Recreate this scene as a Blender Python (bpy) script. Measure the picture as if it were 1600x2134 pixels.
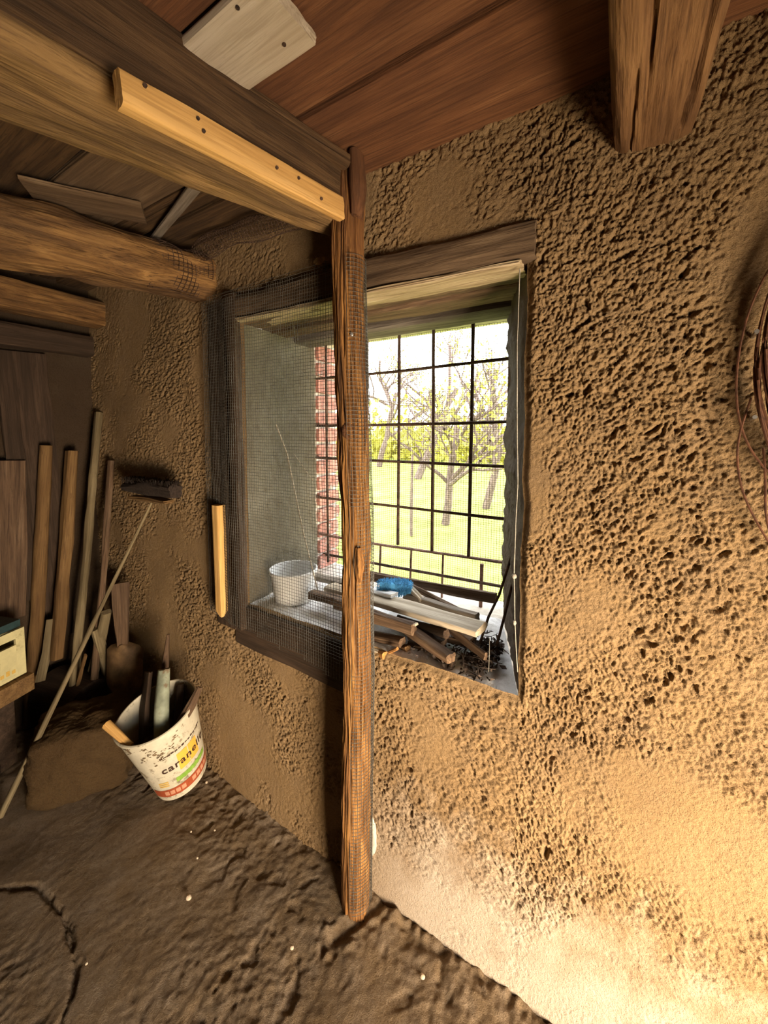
import bpy, math, random
import numpy as np
from mathutils import Vector, Matrix, Euler

# ------------------------------------------------------------------ scene, camera, light
for o in list(bpy.data.objects):
    bpy.data.objects.remove(o)
S = bpy.context.scene
COL = S.collection
F_PX, PX0, PY0 = 810.0, 800.0, 944.0            # focal length and optical centre, for a 1600 x 2134 frame
PSI, PIT = math.radians(31.7), math.radians(3.5)
CAM = np.array([0.0, -0.957, 1.417])
cam = bpy.data.cameras.new('camera')
cam.sensor_fit = 'VERTICAL'
cam.sensor_height = 36.0
cam.sensor_width = 27.0
cam.lens = F_PX / 2134.0 * 36.0
cam.shift_y = -(1067.0 - PY0) / 2134.0
cam.clip_start = 0.02
camo = bpy.data.objects.new('camera', cam)
COL.objects.link(camo)
camo.location = CAM
camo.rotation_euler = (math.radians(90) - PIT, 0, PSI)
S.camera = camo

W = bpy.data.worlds.new('world')
S.world = W
W.use_nodes = True
bg = W.node_tree.nodes['Background']
bg.inputs['Color'].default_value = (0.93, 0.97, 1.0, 1)
bg.inputs['Strength'].default_value = 10.5

def area(name, loc, rot, sx, sy, power, color):
    l = bpy.data.lights.new(name, 'AREA')
    l.shape = 'RECTANGLE'; l.size = sx; l.size_y = sy
    l.energy = power; l.color = color
    o = bpy.data.objects.new(name, l)
    COL.objects.link(o); o.location = loc; o.rotation_euler = rot
    return o
# daylight that comes in through the open stable door in the right-hand wall
DOOR_AIM = Vector((-0.05, 0.0, 0.50)) - Vector((1.04, -0.96, 0.46))
dl = area('door_daylight', (1.04, -0.96, 0.46), DOOR_AIM.to_track_quat('-Z', 'Y').to_euler(), 0.60, 0.74, 64, (1.0, 0.79, 0.55))
dl.data.spread = math.radians(122)

S.view_settings.view_transform = 'Standard'
S.view_settings.look = 'None'
S.view_settings.gamma = 1
S.view_settings.use_curve_mapping = False
S.view_settings.exposure = 0.0
S.cycles.use_denoising = True
S.cycles.max_bounces = 8

# ------------------------------------------------------------------ helpers
_R = np.array([math.cos(PSI), math.sin(PSI), 0])
_FH = np.array([-math.sin(PSI), math.cos(PSI), 0])
_Z = np.array([0, 0, 1.0])
_F = _FH * math.cos(PIT) - _Z * math.sin(PIT)
_U = _FH * math.sin(PIT) + _Z * math.cos(PIT)
def at(u, v, ax, val):
    """the point of the plane (axis ax = val) that the photograph shows at u, v"""
    d = _F + (u - PX0) / F_PX * _R + (PY0 - v) / F_PX * _U
    return CAM + d * ((val - CAM[ax]) / d[ax])

def _grad(seed):
    rs = np.random.RandomState(seed)
    g = rs.normal(size=(256, 3)); g /= np.linalg.norm(g, axis=1)[:, None]
    return rs.permutation(256), g
_PERM, _GR = _grad(7)
def noise3(x, y, z):
    x, y, z = np.broadcast_arrays(np.asarray(x, float), np.asarray(y, float), np.asarray(z, float))
    xi, yi, zi = np.floor(x).astype(int), np.floor(y).astype(int), np.floor(z).astype(int)
    xf, yf, zf = x - xi, y - yi, z - zi
    u, v, w = [t * t * t * (t * (t * 6 - 15) + 10) for t in (xf, yf, zf)]
    def g(dx, dy, dz):
        h = _PERM[(_PERM[(_PERM[(xi + dx) & 255] + yi + dy) & 255] + zi + dz) & 255]
        q = _GR[h]
        return q[..., 0] * (xf - dx) + q[..., 1] * (yf - dy) + q[..., 2] * (zf - dz)
    def l(a, b, t): return a + t * (b - a)
    return l(l(l(g(0,0,0), g(1,0,0), u), l(g(0,1,0), g(1,1,0), u), v),
             l(l(g(0,0,1), g(1,0,1), u), l(g(0,1,1), g(1,1,1), u), v), w)
def noise2(x, y, s=0.0):
    return noise3(x, y, s + 0.37)
def sstep(a, b, x):
    t = np.clip((x - a) / (b - a), 0, 1)
    return t * t * (3 - 2 * t)

def tag(o, label=None, cat=None, group=None, kind=None):
    if label: o['label'] = label
    if cat: o['category'] = cat
    if group: o['group'] = group
    if kind: o['kind'] = kind
    return o
def empty(name, loc, label=None, cat=None, group=None, kind=None):
    o = bpy.data.objects.new(name, None)
    COL.objects.link(o); o.location = loc; o.empty_display_size = 0.05
    o['_t'] = 1
    del o['_t']
    return tag(o, label, cat, group, kind)
def place(o, M, parent=None):
    COL.objects.link(o)
    if parent is not None:
        o.parent = parent
        PM = Matrix.Identity(4)
        p = parent
        while p is not None:
            PM = p.matrix_basis @ PM
            p = p.parent
        o.matrix_basis = PM.inverted() @ M
    else:
        o.matrix_basis = M
    return o
def mesh_obj(name, V, Fc, mat, parent=None, M=None, sharp=40, local=False):
    """V in world space unless local"""
    M = M or Matrix.Identity(4)
    V = np.asarray(V, float).reshape(-1, 3)
    if not local:
        Mi = np.array(M.inverted())
        V = V @ Mi[:3, :3].T + Mi[:3, 3]
    me = bpy.data.meshes.new(name)
    if isinstance(Fc, np.ndarray):
        n, k = Fc.shape
        me.vertices.add(len(V)); me.vertices.foreach_set('co', V.astype(np.float32).ravel())
        me.loops.add(n * k); me.loops.foreach_set('vertex_index', Fc.astype(np.int32).ravel())
        me.polygons.add(n); me.polygons.foreach_set('loop_start', np.arange(0, n * k, k, dtype=np.int32))
        me.update(calc_edges=True)
    else:
        me.from_pydata([tuple(v) for v in V], [], Fc)
        me.update()
    me.polygons.foreach_set('use_smooth', np.ones(len(me.polygons), bool))
    if sharp: me.set_sharp_from_angle(angle=math.radians(sharp))
    me.materials.append(mat)
    o = bpy.data.objects.new(name, me)
    return place(o, M, parent)

class MB:
    def __init__(s): s.V = []; s.F = []; s.n = 0
    def add(s, V, Fc):
        V = np.asarray(V, float)
        s.V.append(V); s.F += [tuple(i + s.n for i in f) for f in Fc]; s.n += len(V)
    def tube(s, P, r, n=5, cap=True):
        P = np.asarray(P, float); m = len(P)
        r = np.broadcast_to(np.asarray(r, float), (m,))
        T = np.gradient(P, axis=0); T /= (np.linalg.norm(T, axis=1)[:, None] + 1e-12)
        a = np.array([0, 0, 1.0]) if abs(T[:, 2]).mean() < 0.8 else np.array([1.0, 0, 0])
        A = np.cross(T, a); A /= (np.linalg.norm(A, axis=1)[:, None] + 1e-12)
        B = np.cross(T, A)
        th = np.arange(n) * 2 * math.pi / n
        V = P[:, None, :] + r[:, None, None] * (A[:, None, :] * np.cos(th)[None, :, None] + B[:, None, :] * np.sin(th)[None, :, None])
        Fc = [(i * n + j, (i + 1) * n + j, (i + 1) * n + (j + 1) % n, i * n + (j + 1) % n) for i in range(m - 1) for j in range(n)]
        if cap: Fc += [tuple(range(n)), tuple((m - 1) * n + j for j in reversed(range(n)))]
        s.add(V.reshape(-1, 3), Fc)
    def box(s, c, sx, sy, sz, R=None):
        V = np.array([[x, y, z] for x in (-.5, .5) for y in (-.5, .5) for z in (-.5, .5)]) * [sx, sy, sz]
        if R is not None: V = V @ np.array(R).T
        s.add(V + np.asarray(c), [(0,1,3,2), (4,6,7,5), (0,4,5,1), (2,3,7,6), (0,2,6,4), (1,5,7,3)])
    def build(s, name, mat, parent=None, M=None, sharp=40):
        return mesh_obj(name, np.concatenate(s.V), s.F, mat, parent, M, sharp)

def loft(name, st, mat, parent=None, n=28, e=6, res=24, amp=0.003, seed=0, up=(0, 0, 1), fl=6, fr=1.5,
         fine=0.0, cracks=(), endj=0.0, roll=0.0):
    """a timber or log through stations (point, width, height); local X runs along it"""
    P = np.array([np.asarray(s[0], float) for s in st]); w = np.array([s[1] for s in st]); h = np.array([s[2] for s in st])
    d = np.r_[0, np.cumsum(np.linalg.norm(np.diff(P, axis=0), axis=1))]
    L = d[-1]
    q = np.linspace(0, L, res)
    Pq = np.stack([np.interp(q, d, P[:, k]) for k in range(3)], 1)
    if len(st) > 2:                                      # soften the joints of a bent piece
        K = np.ones(5) / 5
        for k in range(3):
            pad = np.r_[2 * Pq[0, k] - Pq[2:0:-1, k], Pq[:, k], 2 * Pq[-1, k] - Pq[-2:-4:-1, k]]
            Pq[:, k] = np.convolve(pad, K, 'valid')
    wq, hq = np.interp(q, d, w), np.interp(q, d, h)
    X = P[-1] - P[0]; X /= np.linalg.norm(X)
    upv = np.asarray(up, float)
    Y = np.cross(upv, X); Y /= np.linalg.norm(Y); Zv = np.cross(X, Y)
    if roll:
        c, s_ = math.cos(roll), math.sin(roll)
        Y, Zv = Y * c + Zv * s_, Zv * c - Y * s_
    th = (np.arange(n) + 0.5) * 2 * math.pi / n
    ct, sn = np.cos(th), np.sin(th)
    rad = 1.0 / (np.abs(ct) ** e + np.abs(sn) ** e) ** (1.0 / e)
    cy, cz = ct * rad, sn * rad
    so = seed * 13.71
    nz = noise3(q[:, None] * fl + so, cy[None] * fr + so, cz[None] * fr) * amp * 2
    if fine:
        nz = nz + noise3(q[:, None] * 9 + so, cy[None] * 9, cz[None] * 9 + so) * fine * 2
    for (f, x0, x1, wd, dep) in cracks:                   # grooves: place round the section, from, to, width, depth
        dth = np.abs((th / (2 * math.pi) - f - 0.012 * np.sin(q[:, None] * 9 + seed) + 0.5) % 1 - 0.5)
        nz = nz - dep * np.exp(-(dth / wd) ** 2) * (sstep(x0 - .03, x0 + .03, q) * (1 - sstep(x1 - .05, x1 + .02, q)))[:, None]
    aY = (wq / 2)[:, None] * cy[None] + nz * ct[None]
    aZ = (hq / 2)[:, None] * cz[None] + nz * sn[None]
    xo = np.zeros((res, n))
    if endj:
        j = noise3(so, cy * 2.2, cz * 2.2 + so) * endj * 2
        xo[0] -= j; xo[-1] += noise3(so + 9, cy * 2.2, cz * 2.2 + so) * endj * 2
    V = Pq[:, None, :] + aY[..., None] * Y + aZ[..., None] * Zv + xo[..., None] * X
    V = V.reshape(-1, 3)
    i = np.arange(res - 1)[:, None] * n; j = np.arange(n)[None]; j2 = (j + 1) % n
    Q = np.stack([i + j, i + j2, i + n + j2, i + n + j], -1).reshape(-1, 4).tolist()
    c0, c1 = len(V), len(V) + 1
    V = np.r_[V, [Pq[0], Pq[-1]]]
    Fc = [tuple(f) for f in Q]
    Fc += [(c0, (a + 1) % n, a) for a in range(n)]
    b = (res - 1) * n
    Fc += [(c1, b + a, b + (a + 1) % n) for a in range(n)]
    M = Matrix(((X[0], Y[0], Zv[0], P[0][0]), (X[1], Y[1], Zv[1], P[0][1]), (X[2], Y[2], Zv[2], P[0][2]), (0, 0, 0, 1)))
    return mesh_obj(name, V, Fc, mat, parent, M, 38)

def lathe(prof, n, M, name, mat, parent=None, sharp=35):
    """prof: (radius, height) pairs; closed when first == last"""
    th = np.arange(n) * 2 * math.pi / n
    p = np.array(prof, float)
    V = np.stack([p[:, 0][:, None] * np.cos(th), p[:, 0][:, None] * np.sin(th), np.broadcast_to(p[:, 1][:, None], (len(p), n))], -1).reshape(-1, 3)
    Fc = [(i * n + j, i * n + (j + 1) % n, (i + 1) * n + (j + 1) % n, (i + 1) * n + j) for i in range(len(p) - 1) for j in range(n)]
    return mesh_obj(name, V, Fc, mat, parent, M, sharp, local=True)

def lump(name, c, r, mat, parent=None, R=None, amp=0.15, f=1.6, seed=0, e=2.0, nu=28, nv=18):
    """stone-like body, superellipsoid with noise"""
    th = np.arange(nu) * 2 * math.pi / nu
    ph = np.linspace(-math.pi / 2, math.pi / 2, nv)[1:-1]
    D = [np.array([[0, 0, -1.0]])]
    D += [np.stack([np.cos(p) * np.cos(th), np.cos(p) * np.sin(th), np.full(nu, math.sin(p))], 1) for p in ph]
    D += [np.array([[0, 0, 1.0]])]
    D = np.concatenate(D)
    k = 1 / (np.abs(D) ** e).sum(1) ** (1 / e)
    k = k * (1 + amp * 2 * noise3(D[:, 0] * f + seed * 7.7, D[:, 1] * f, D[:, 2] * f) + amp * 0.6 * noise3(D[:, 0] * f * 4, D[:, 1] * f * 4 + seed, D[:, 2] * f * 4))
    V = D * k[:, None] * np.asarray(r)
    m = len(ph)
    Fc = [(0, 1 + (j + 1) % nu, 1 + j) for j in range(nu)]
    Fc += [(1 + i * nu + j, 1 + i * nu + (j + 1) % nu, 1 + (i + 1) * nu + (j + 1) % nu, 1 + (i + 1) * nu + j) for i in range(m - 1) for j in range(nu)]
    t = len(D) - 1
    Fc += [(t, 1 + (m - 1) * nu + j, 1 + (m - 1) * nu + (j + 1) % nu) for j in range(nu)]
    M = Matrix.Translation(Vector(c))
    if R is not None: M = M @ R.to_4x4()
    return mesh_obj(name, V, Fc, mat, parent, M, 0, local=True)

# ------------------------------------------------------------------ materials
class NT:
    def __init__(s, name):
        s.m = bpy.data.materials.new(name); s.m.use_nodes = True
        s.t = s.m.node_tree; s.b = s.t.nodes['Principled BSDF']
    def n(s, typ, **kw):
        x = s.t.nodes.new(typ)
        for k, v in kw.items():
            if k in x.inputs.keys() and not hasattr(x, k): x.inputs[k].default_value = v
            else: setattr(x, k, v)
        return x
    def l(s, a, b): s.t.links.new(a, b)
    def coords(s, scale=(1, 1, 1), kind='Object', rnd=True):
        tc = s.n('ShaderNodeTexCoord'); mp = s.n('ShaderNodeMapping')
        mp.inputs['Scale'].default_value = scale
        s.l(tc.outputs[kind], mp.inputs['Vector'])
        if rnd:
            oi = s.n('ShaderNodeObjectInfo'); mu = s.n('ShaderNodeMath', operation='MULTIPLY'); mu.inputs[1].default_value = 37.0
            s.l(oi.outputs['Random'], mu.inputs[0])
            cb = s.n('ShaderNodeCombineXYZ'); s.l(mu.outputs[0], cb.inputs[0]); s.l(mu.outputs[0], cb.inputs[1]); s.l(mu.outputs[0], cb.inputs[2])
            s.l(cb.outputs[0], mp.inputs['Location'])
        return mp.outputs[0]
    def noise(s, vec, scale, detail=6, rough=0.6, dist=0.0):
        x = s.n('ShaderNodeTexNoise')
        x.inputs['Scale'].default_value = scale; x.inputs['Detail'].default_value = detail
        x.inputs['Roughness'].default_value = rough; x.inputs['Distortion'].default_value = dist
        s.l(vec, x.inputs['Vector'])
        return x.outputs['Fac']
    def ramp(s, fac, stops):
        r = s.n('ShaderNodeValToRGB'); cr = r.color_ramp
        while len(cr.elements) < len(stops): cr.elements.new(0.5)
        for e_, (p, c) in zip(cr.elements, stops):
            e_.position = p; e_.color = (*c, 1) if len(c) == 3 else c
        s.l(fac, r.inputs[0])
        return r.outputs[0]
    def mix(s, fac, a, b, mode='MIX'):
        x = s.n('ShaderNodeMix', data_type='RGBA', blend_type=mode)
        if isinstance(fac, (int, float)): x.inputs[0].default_value = fac
        else: s.l(fac, x.inputs[0])
        for sock, v in ((x.inputs[6], a), (x.inputs[7], b)):
            if isinstance(v, tuple): sock.default_value = (*v, 1)
            else: s.l(v, sock)
        return x.outputs[2]
    def bump(s, h, dist, strength=1.0, prev=None):
        b = s.n('ShaderNodeBump'); b.inputs['Distance'].default_value = dist; b.inputs['Strength'].default_value = strength
        s.l(h, b.inputs['Height'])
        if prev is not None: s.l(prev, b.inputs['Normal'])
        return b.outputs[0]
    def done(s, col, rough=0.8, normal=None, metal=0.0, spec=0.3):
        if isinstance(col, tuple): s.b.inputs['Base Color'].default_value = (*col, 1)
        else: s.l(col, s.b.inputs['Base Color'])
        s.b.inputs['Roughness'].default_value = rough
        s.b.inputs['Metallic'].default_value = metal
        s.b.inputs['Specular IOR Level'].default_value = spec
        if normal is not None: s.l(normal, s.b.inputs['Normal'])
        return s.m

def wood(name, dark, mid, light, grain=(2.5, 42, 42), bump=0.0016, rough=0.85, blotch=0.5, dirt=None, grime=0.65):
    t = NT(name)
    v = t.coords(grain); v2 = t.coords((1.2, 4, 4)); v3 = t.coords((6, 190, 190))
    g = t.noise(v, 1.0, 8, 0.65, 0.6); g2 = t.noise(v3, 1.0, 4, 0.6)
    c = t.ramp(g, [(0.30, dark), (0.50, mid), (0.70, light)])
    b = t.noise(v2, 2.2, 5, 0.6); sp_ = t.noise(t.coords((14, 60, 60)), 1.0, 6, 0.7)
    c = t.mix(t.ramp(b, [(0.42, (0, 0, 0)), (0.66, (blotch,) * 3)]), c, dirt or dark)
    c = t.mix(t.ramp(g2, [(0.34, (0.75,) * 3), (0.50, (0, 0, 0))]), c, dark)
    c = t.mix(t.ramp(sp_, [(0.60, (0, 0, 0)), (0.70, (grime,) * 3)]), c, dark)
    nn = t.bump(g, bump * 3.0)
    nn = t.bump(g2, bump * 1.3, 1.0, nn)
    nn = t.bump(sp_, bump * 1.2, 1.0, nn)
    return t.done(c, rough, nn)

def plaster(name, cols, bump1=0.004, bump2=0.0015, base=None):
    t = NT(name)
    v = t.coords((1, 1, 1), rnd=False)
    big = t.noise(v, 2.1, 4, 0.55); med = t.noise(v, 11, 5, 0.6); gr = t.noise(v, 150, 5, 0.7); gr2 = t.noise(v, 420, 3, 0.6)
    c = t.ramp(big, [(0.30, cols[0]), (0.5, cols[1]), (0.70, cols[2])])
    c = t.mix(t.ramp(med, [(0.40, (0, 0, 0)), (0.72, (0.45,) * 3)]), c, cols[3])
    c = t.mix(t.ramp(gr, [(0.36, (0.40,) * 3), (0.52, (0, 0, 0))]), c, cols[4])
    if base is not None:                                  # paler plaster along the wall foot, the stronger light towards the right painted in
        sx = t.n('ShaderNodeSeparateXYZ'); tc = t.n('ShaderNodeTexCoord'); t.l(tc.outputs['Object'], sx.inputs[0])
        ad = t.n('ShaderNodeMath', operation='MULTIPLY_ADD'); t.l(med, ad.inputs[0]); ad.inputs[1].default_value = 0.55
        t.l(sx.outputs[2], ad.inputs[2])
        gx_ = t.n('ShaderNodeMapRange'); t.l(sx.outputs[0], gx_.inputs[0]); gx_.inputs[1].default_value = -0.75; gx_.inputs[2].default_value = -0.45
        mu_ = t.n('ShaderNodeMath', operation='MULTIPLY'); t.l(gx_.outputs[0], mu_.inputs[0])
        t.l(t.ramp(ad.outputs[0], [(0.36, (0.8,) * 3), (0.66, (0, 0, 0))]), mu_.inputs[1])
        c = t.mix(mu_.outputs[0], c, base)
    nn = t.bump(gr, bump1)
    nn = t.bump(gr2, bump2, 1.0, nn)
    return t.done(c, 0.95, nn, spec=0.12)

def plain(name, col, rough=0.6, var=0.15, scale=30, bump=0.0005, metal=0.0, dirt=None, dirt_amt=0.6, spec=0.35):
    t = NT(name)
    v = t.coords((1, 1, 1))
    f = t.noise(v, scale, 5, 0.6)
    lo = tuple(max(0, c * (1 - var * 1.6)) for c in col); hi = tuple(min(1, c * (1 + var)) for c in col)
    c = t.ramp(f, [(0.3, lo), (0.7, hi)])
    if dirt:
        d = t.noise(v, scale * 0.55, 9, 0.78)
        c = t.mix(t.ramp(d, [(0.545, (0, 0, 0)), (0.61, (dirt_amt,) * 3)]), c, dirt)
    return t.done(c, rough, t.bump(f, bump), metal, spec)

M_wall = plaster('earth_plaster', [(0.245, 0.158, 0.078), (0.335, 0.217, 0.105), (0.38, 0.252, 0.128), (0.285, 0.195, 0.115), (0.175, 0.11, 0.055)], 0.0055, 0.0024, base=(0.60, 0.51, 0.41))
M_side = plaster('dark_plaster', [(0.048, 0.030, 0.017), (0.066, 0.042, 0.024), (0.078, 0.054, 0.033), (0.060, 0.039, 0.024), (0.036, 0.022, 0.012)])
M_sill = plaster('lime_sill', [(0.84, 0.83, 0.81), (0.90, 0.89, 0.87), (0.93, 0.92, 0.90), (0.84, 0.82, 0.79), (0.62, 0.58, 0.54)], 0.002)
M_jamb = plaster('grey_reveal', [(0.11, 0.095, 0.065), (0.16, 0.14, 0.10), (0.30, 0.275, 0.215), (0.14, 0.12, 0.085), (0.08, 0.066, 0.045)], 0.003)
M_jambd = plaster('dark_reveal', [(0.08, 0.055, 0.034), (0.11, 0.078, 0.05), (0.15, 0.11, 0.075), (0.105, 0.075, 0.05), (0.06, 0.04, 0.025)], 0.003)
M_floor = plaster('earth_floor', [(0.155, 0.105, 0.058), (0.215, 0.150, 0.088), (0.275, 0.205, 0.135), (0.31, 0.255, 0.20), (0.10, 0.064, 0.036)], 0.005, 0.0022)
M_ceil_r = wood('red_brown_board', (0.085, 0.035, 0.016), (0.18, 0.075, 0.030), (0.26, 0.12, 0.05), blotch=0.5)
M_ceil_g = wood('grey_brown_board', (0.09, 0.055, 0.03), (0.17, 0.105, 0.055), (0.24, 0.16, 0.09))
M_ceil_d = wood('dark_board', (0.035, 0.019, 0.009), (0.09, 0.048, 0.020), (0.16, 0.09, 0.038))
M_pale = wood('pale_weathered_board', (0.36, 0.29, 0.20), (0.50, 0.42, 0.31), (0.58, 0.50, 0.38), bump=0.0007, blotch=0.35, dirt=(0.36, 0.26, 0.15))
M_beam = wood('beam_wood', (0.10, 0.055, 0.022), (0.25, 0.145, 0.052), (0.38, 0.225, 0.085), grain=(2, 26, 26), blotch=0.7, dirt=(0.15, 0.09, 0.045))
M_beam2 = wood('rough_log_wood', (0.06, 0.028, 0.011), (0.21, 0.105, 0.034), (0.42, 0.225, 0.075), grain=(4, 26, 26), bump=0.003, blotch=0.6, dirt=(0.12, 0.07, 0.035))
M_rbeam = wood('hewn_brown_wood', (0.08, 0.038, 0.015), (0.20, 0.102, 0.04), (0.30, 0.165, 0.066), grain=(2, 22, 22), blotch=0.5)
M_fresh = wood('fresh_pine', (0.46, 0.25, 0.075), (0.66, 0.38, 0.12), (0.78, 0.48, 0.18), grain=(1.5, 30, 30), bump=0.0004, blotch=0.4, dirt=(0.52, 0.30, 0.11), grime=0.25)
M_post = wood('post_wood', (0.05, 0.022, 0.010), (0.31, 0.14, 0.038), (0.60, 0.31, 0.09), grain=(3, 44, 44), bump=0.0028, blotch=0.55, dirt=(0.15, 0.06, 0.022))
M_postdark = wood('stripped_dark_wood', (0.07, 0.03, 0.013), (0.13, 0.055, 0.022), (0.2, 0.09, 0.04))
M_lintel = wood('lintel_wood', (0.07, 0.042, 0.024), (0.155, 0.10, 0.056), (0.25, 0.17, 0.10), blotch=0.6)
M_greyw = wood('grey_driftwood', (0.13, 0.10, 0.07), (0.27, 0.22, 0.165), (0.42, 0.36, 0.29), blotch=0.35)
M_darkgrey = wood('dark_grey_wood', (0.07, 0.055, 0.042), (0.14, 0.115, 0.09), (0.22, 0.185, 0.15), blotch=0.35)
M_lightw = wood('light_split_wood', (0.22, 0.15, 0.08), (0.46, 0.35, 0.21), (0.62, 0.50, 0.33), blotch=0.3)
M_oldw = wood('old_brown_wood', (0.055, 0.032, 0.018), (0.14, 0.082, 0.045), (0.24, 0.155, 0.09))
M_pole = wood('pole_wood', (0.10, 0.05, 0.018), (0.20, 0.112, 0.04), (0.28, 0.165, 0.065), grain=(2, 30, 30), bump=0.001)
M_polegrey = wood('grey_pole_wood', (0.11, 0.08, 0.04), (0.20, 0.15, 0.078), (0.28, 0.215, 0.115), grain=(2, 30, 30), bump=0.001)
M_chip = wood('orange_chip', (0.30, 0.13, 0.035), (0.45, 0.21, 0.06), (0.55, 0.28, 0.09))
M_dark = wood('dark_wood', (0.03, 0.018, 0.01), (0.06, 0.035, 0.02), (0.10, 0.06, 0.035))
M_mesh = plain('old_wire', (0.13, 0.12, 0.10), 0.6, 0.3, 60, 0.0, 0.3)
M_iron = plain('rusty_iron', (0.10, 0.058, 0.038), 0.85, 0.5, 60, 0.0012, 0.1)
M_rust = plain('rusty_wire', (0.11, 0.045, 0.022), 0.8, 0.4, 80, 0.0005, 0.2)
M_rustbar = plain('red_rust_bar', (0.22, 0.12, 0.085), 0.85, 0.4, 60, 0.001, 0.1)
M_stone = plaster('brown_stone', [(0.08, 0.047, 0.02), (0.115, 0.068, 0.029), (0.16, 0.098, 0.042), (0.10, 0.06, 0.028), (0.05, 0.028, 0.013)], 0.011, 0.004)
M_white = plain('white_plastic', (0.62, 0.56, 0.42), 0.55, 0.10, 30, 0.0, dirt=(0.20, 0.15, 0.08), dirt_amt=0.9)
M_tub = plain('grey_white_tub', (0.72, 0.71, 0.68), 0.5, 0.06, 14, 0.0, dirt=(0.45, 0.42, 0.36), dirt_amt=0.5)
M_blue = plain('blue_fibre', (0.13, 0.46, 0.88), 0.85, 0.35, 40, 0.0)
M_cord = plain('grey_cord', (0.36, 0.33, 0.27), 0.9, 0.2, 200, 0.0005)
M_lime = plain('lime_smear', (0.52, 0.47, 0.39), 0.95, 0.12, 60, 0.003)
M_orange = plain('orange_print', (0.86, 0.46, 0.07), 0.5, 0.06, 20, 0.0)
M_green = plain('green_print', (0.24, 0.42, 0.06), 0.5, 0.2, 90, 0.0, dirt=(0.5, 0.6, 0.15))
M_redp = plain('red_print', (0.38, 0.08, 0.03), 0.5, 0.15, 60, 0.0)
M_pinkp = plain('pale_red_print', (0.62, 0.30, 0.18), 0.5, 0.08, 60, 0.0)
M_gold = plain('ochre_print', (0.70, 0.44, 0.10), 0.5, 0.1, 60, 0.0)
M_ink = plain('brown_ink', (0.06, 0.03, 0.02), 0.5, 0.1, 60, 0.0)
M_brick = plain('red_brick', (0.48, 0.21, 0.16), 0.9, 0.3, 30, 0.003, dirt=(0.62, 0.52, 0.46))
M_mortar = plain('pale_mortar', (0.60, 0.54, 0.46), 0.95, 0.15, 30, 0.003)
M_crate = plain('yellow_crate', (0.66, 0.58, 0.30), 0.5, 0.1, 20, 0.0, dirt=(0.36, 0.3, 0.14))
M_crateg = plain('dark_green_cover', (0.03, 0.06, 0.06), 0.5, 0.3, 20, 0.0)
M_bristle = plain('dark_bristle', (0.035, 0.022, 0.015), 0.9, 0.4, 120, 0.0)
M_tube = plain('verdigris_tube', (0.26, 0.28, 0.20), 0.6, 0.25, 25, 0.0008, dirt=(0.17, 0.11, 0.06), dirt_amt=0.9)
M_steel = plain('nail_steel', (0.55, 0.53, 0.5), 0.35, 0.1, 50, 0.0, 0.8)
M_mud = plain('dried_mud', (0.17, 0.115, 0.06), 0.95, 0.4, 60, 0.0)
M_leafd = plain('dead_leaf', (0.07, 0.048, 0.035), 0.9, 0.5, 40, 0.0)
M_leafg = plain('spring_leaf', (0.44, 0.40, 0.06), 0.8, 0.25, 8, 0.0)
M_grass = plain('lawn', (0.28, 0.31, 0.075), 0.95, 0.25, 3, 0.004, spec=0.05)
M_bark = plain('bark', (0.17, 0.12, 0.10), 0.95, 0.3, 20, 0.002)
M_pebble = plain('pale_pebble', (0.62, 0.5, 0.36), 0.9, 0.15, 60, 0.001)

# ------------------------------------------------------------------ the setting
XL, XR, YB, ZC = -2.42, 1.00, -2.60, 2.14
WXL, WXR, WZ0, WZ1 = -1.205, -0.205, 0.750, 1.805       # window opening on the inside face
OXL, OXR, OY = -1.208, -0.345, 0.40                      # its outer edge at the grille

def spaced(parts):
    a = []
    for x0, x1, d in parts:
        k = max(1, int(round((x1 - x0) / d)))
        a.append(np.linspace(x0, x1, k, endpoint=False))
    return np.r_[np.concatenate(a), parts[-1][1]]
def relief(x, z):
    """height of the rough plaster, towards the room, in metres"""
    o = noise2(x * 1.7, z * 1.7, 3) * 0.016 + noise2(x * 5.5, z * 5.5, 11) * 0.008
    rough = sstep(-0.30, 0.12, noise2(x * 3.6 + 5, z * 3.6, 21) + 0.5 * noise2(x * 9, z * 9, 22))   # smooth trowelled islands
    rough = 0.16 + 0.84 * rough
    wx = x + 0.012 * noise2(x * 22, z * 22, 31); wz = z + 0.012 * noise2(x * 22, z * 22, 41)
    u, v = wx * 0.83 + wz * 0.55, wz * 0.83 - wx * 0.55                                  # float strokes run diagonally
    g = noise2(u * 40, v * 80, 51); h = noise2(wx * 115, wz * 115, 61); k2 = np.abs(noise2(u * 110, v * 170, 75))
    k = noise2(wx * 190, wz * 190, 71)
    o = o + rough * (g * 0.0045 + h * 0.0052 + k * 0.0068 + k2 * 0.0085)
    patch_ = sstep(-.10, .20, noise2(x * 5, z * 5, 91) + 0.6 * noise2(x * 15, z * 15, 93))
    pit = sstep(0.30, 0.40, noise2(u * 42 + 3, v * 58, 81)) * patch_
    pit2 = sstep(0.14, 0.24, noise2(u * 125 + 3, v * 165, 101)) * (0.3 + 0.7 * patch_)
    pit3 = sstep(0.27, 0.37, noise2(u * 70 + 3, v * 95, 111)) * (0.1 + 0.9 * patch_)
    return o - rough * (pit * 0.012 + pit2 * 0.0048 + pit3 * 0.0062)

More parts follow.
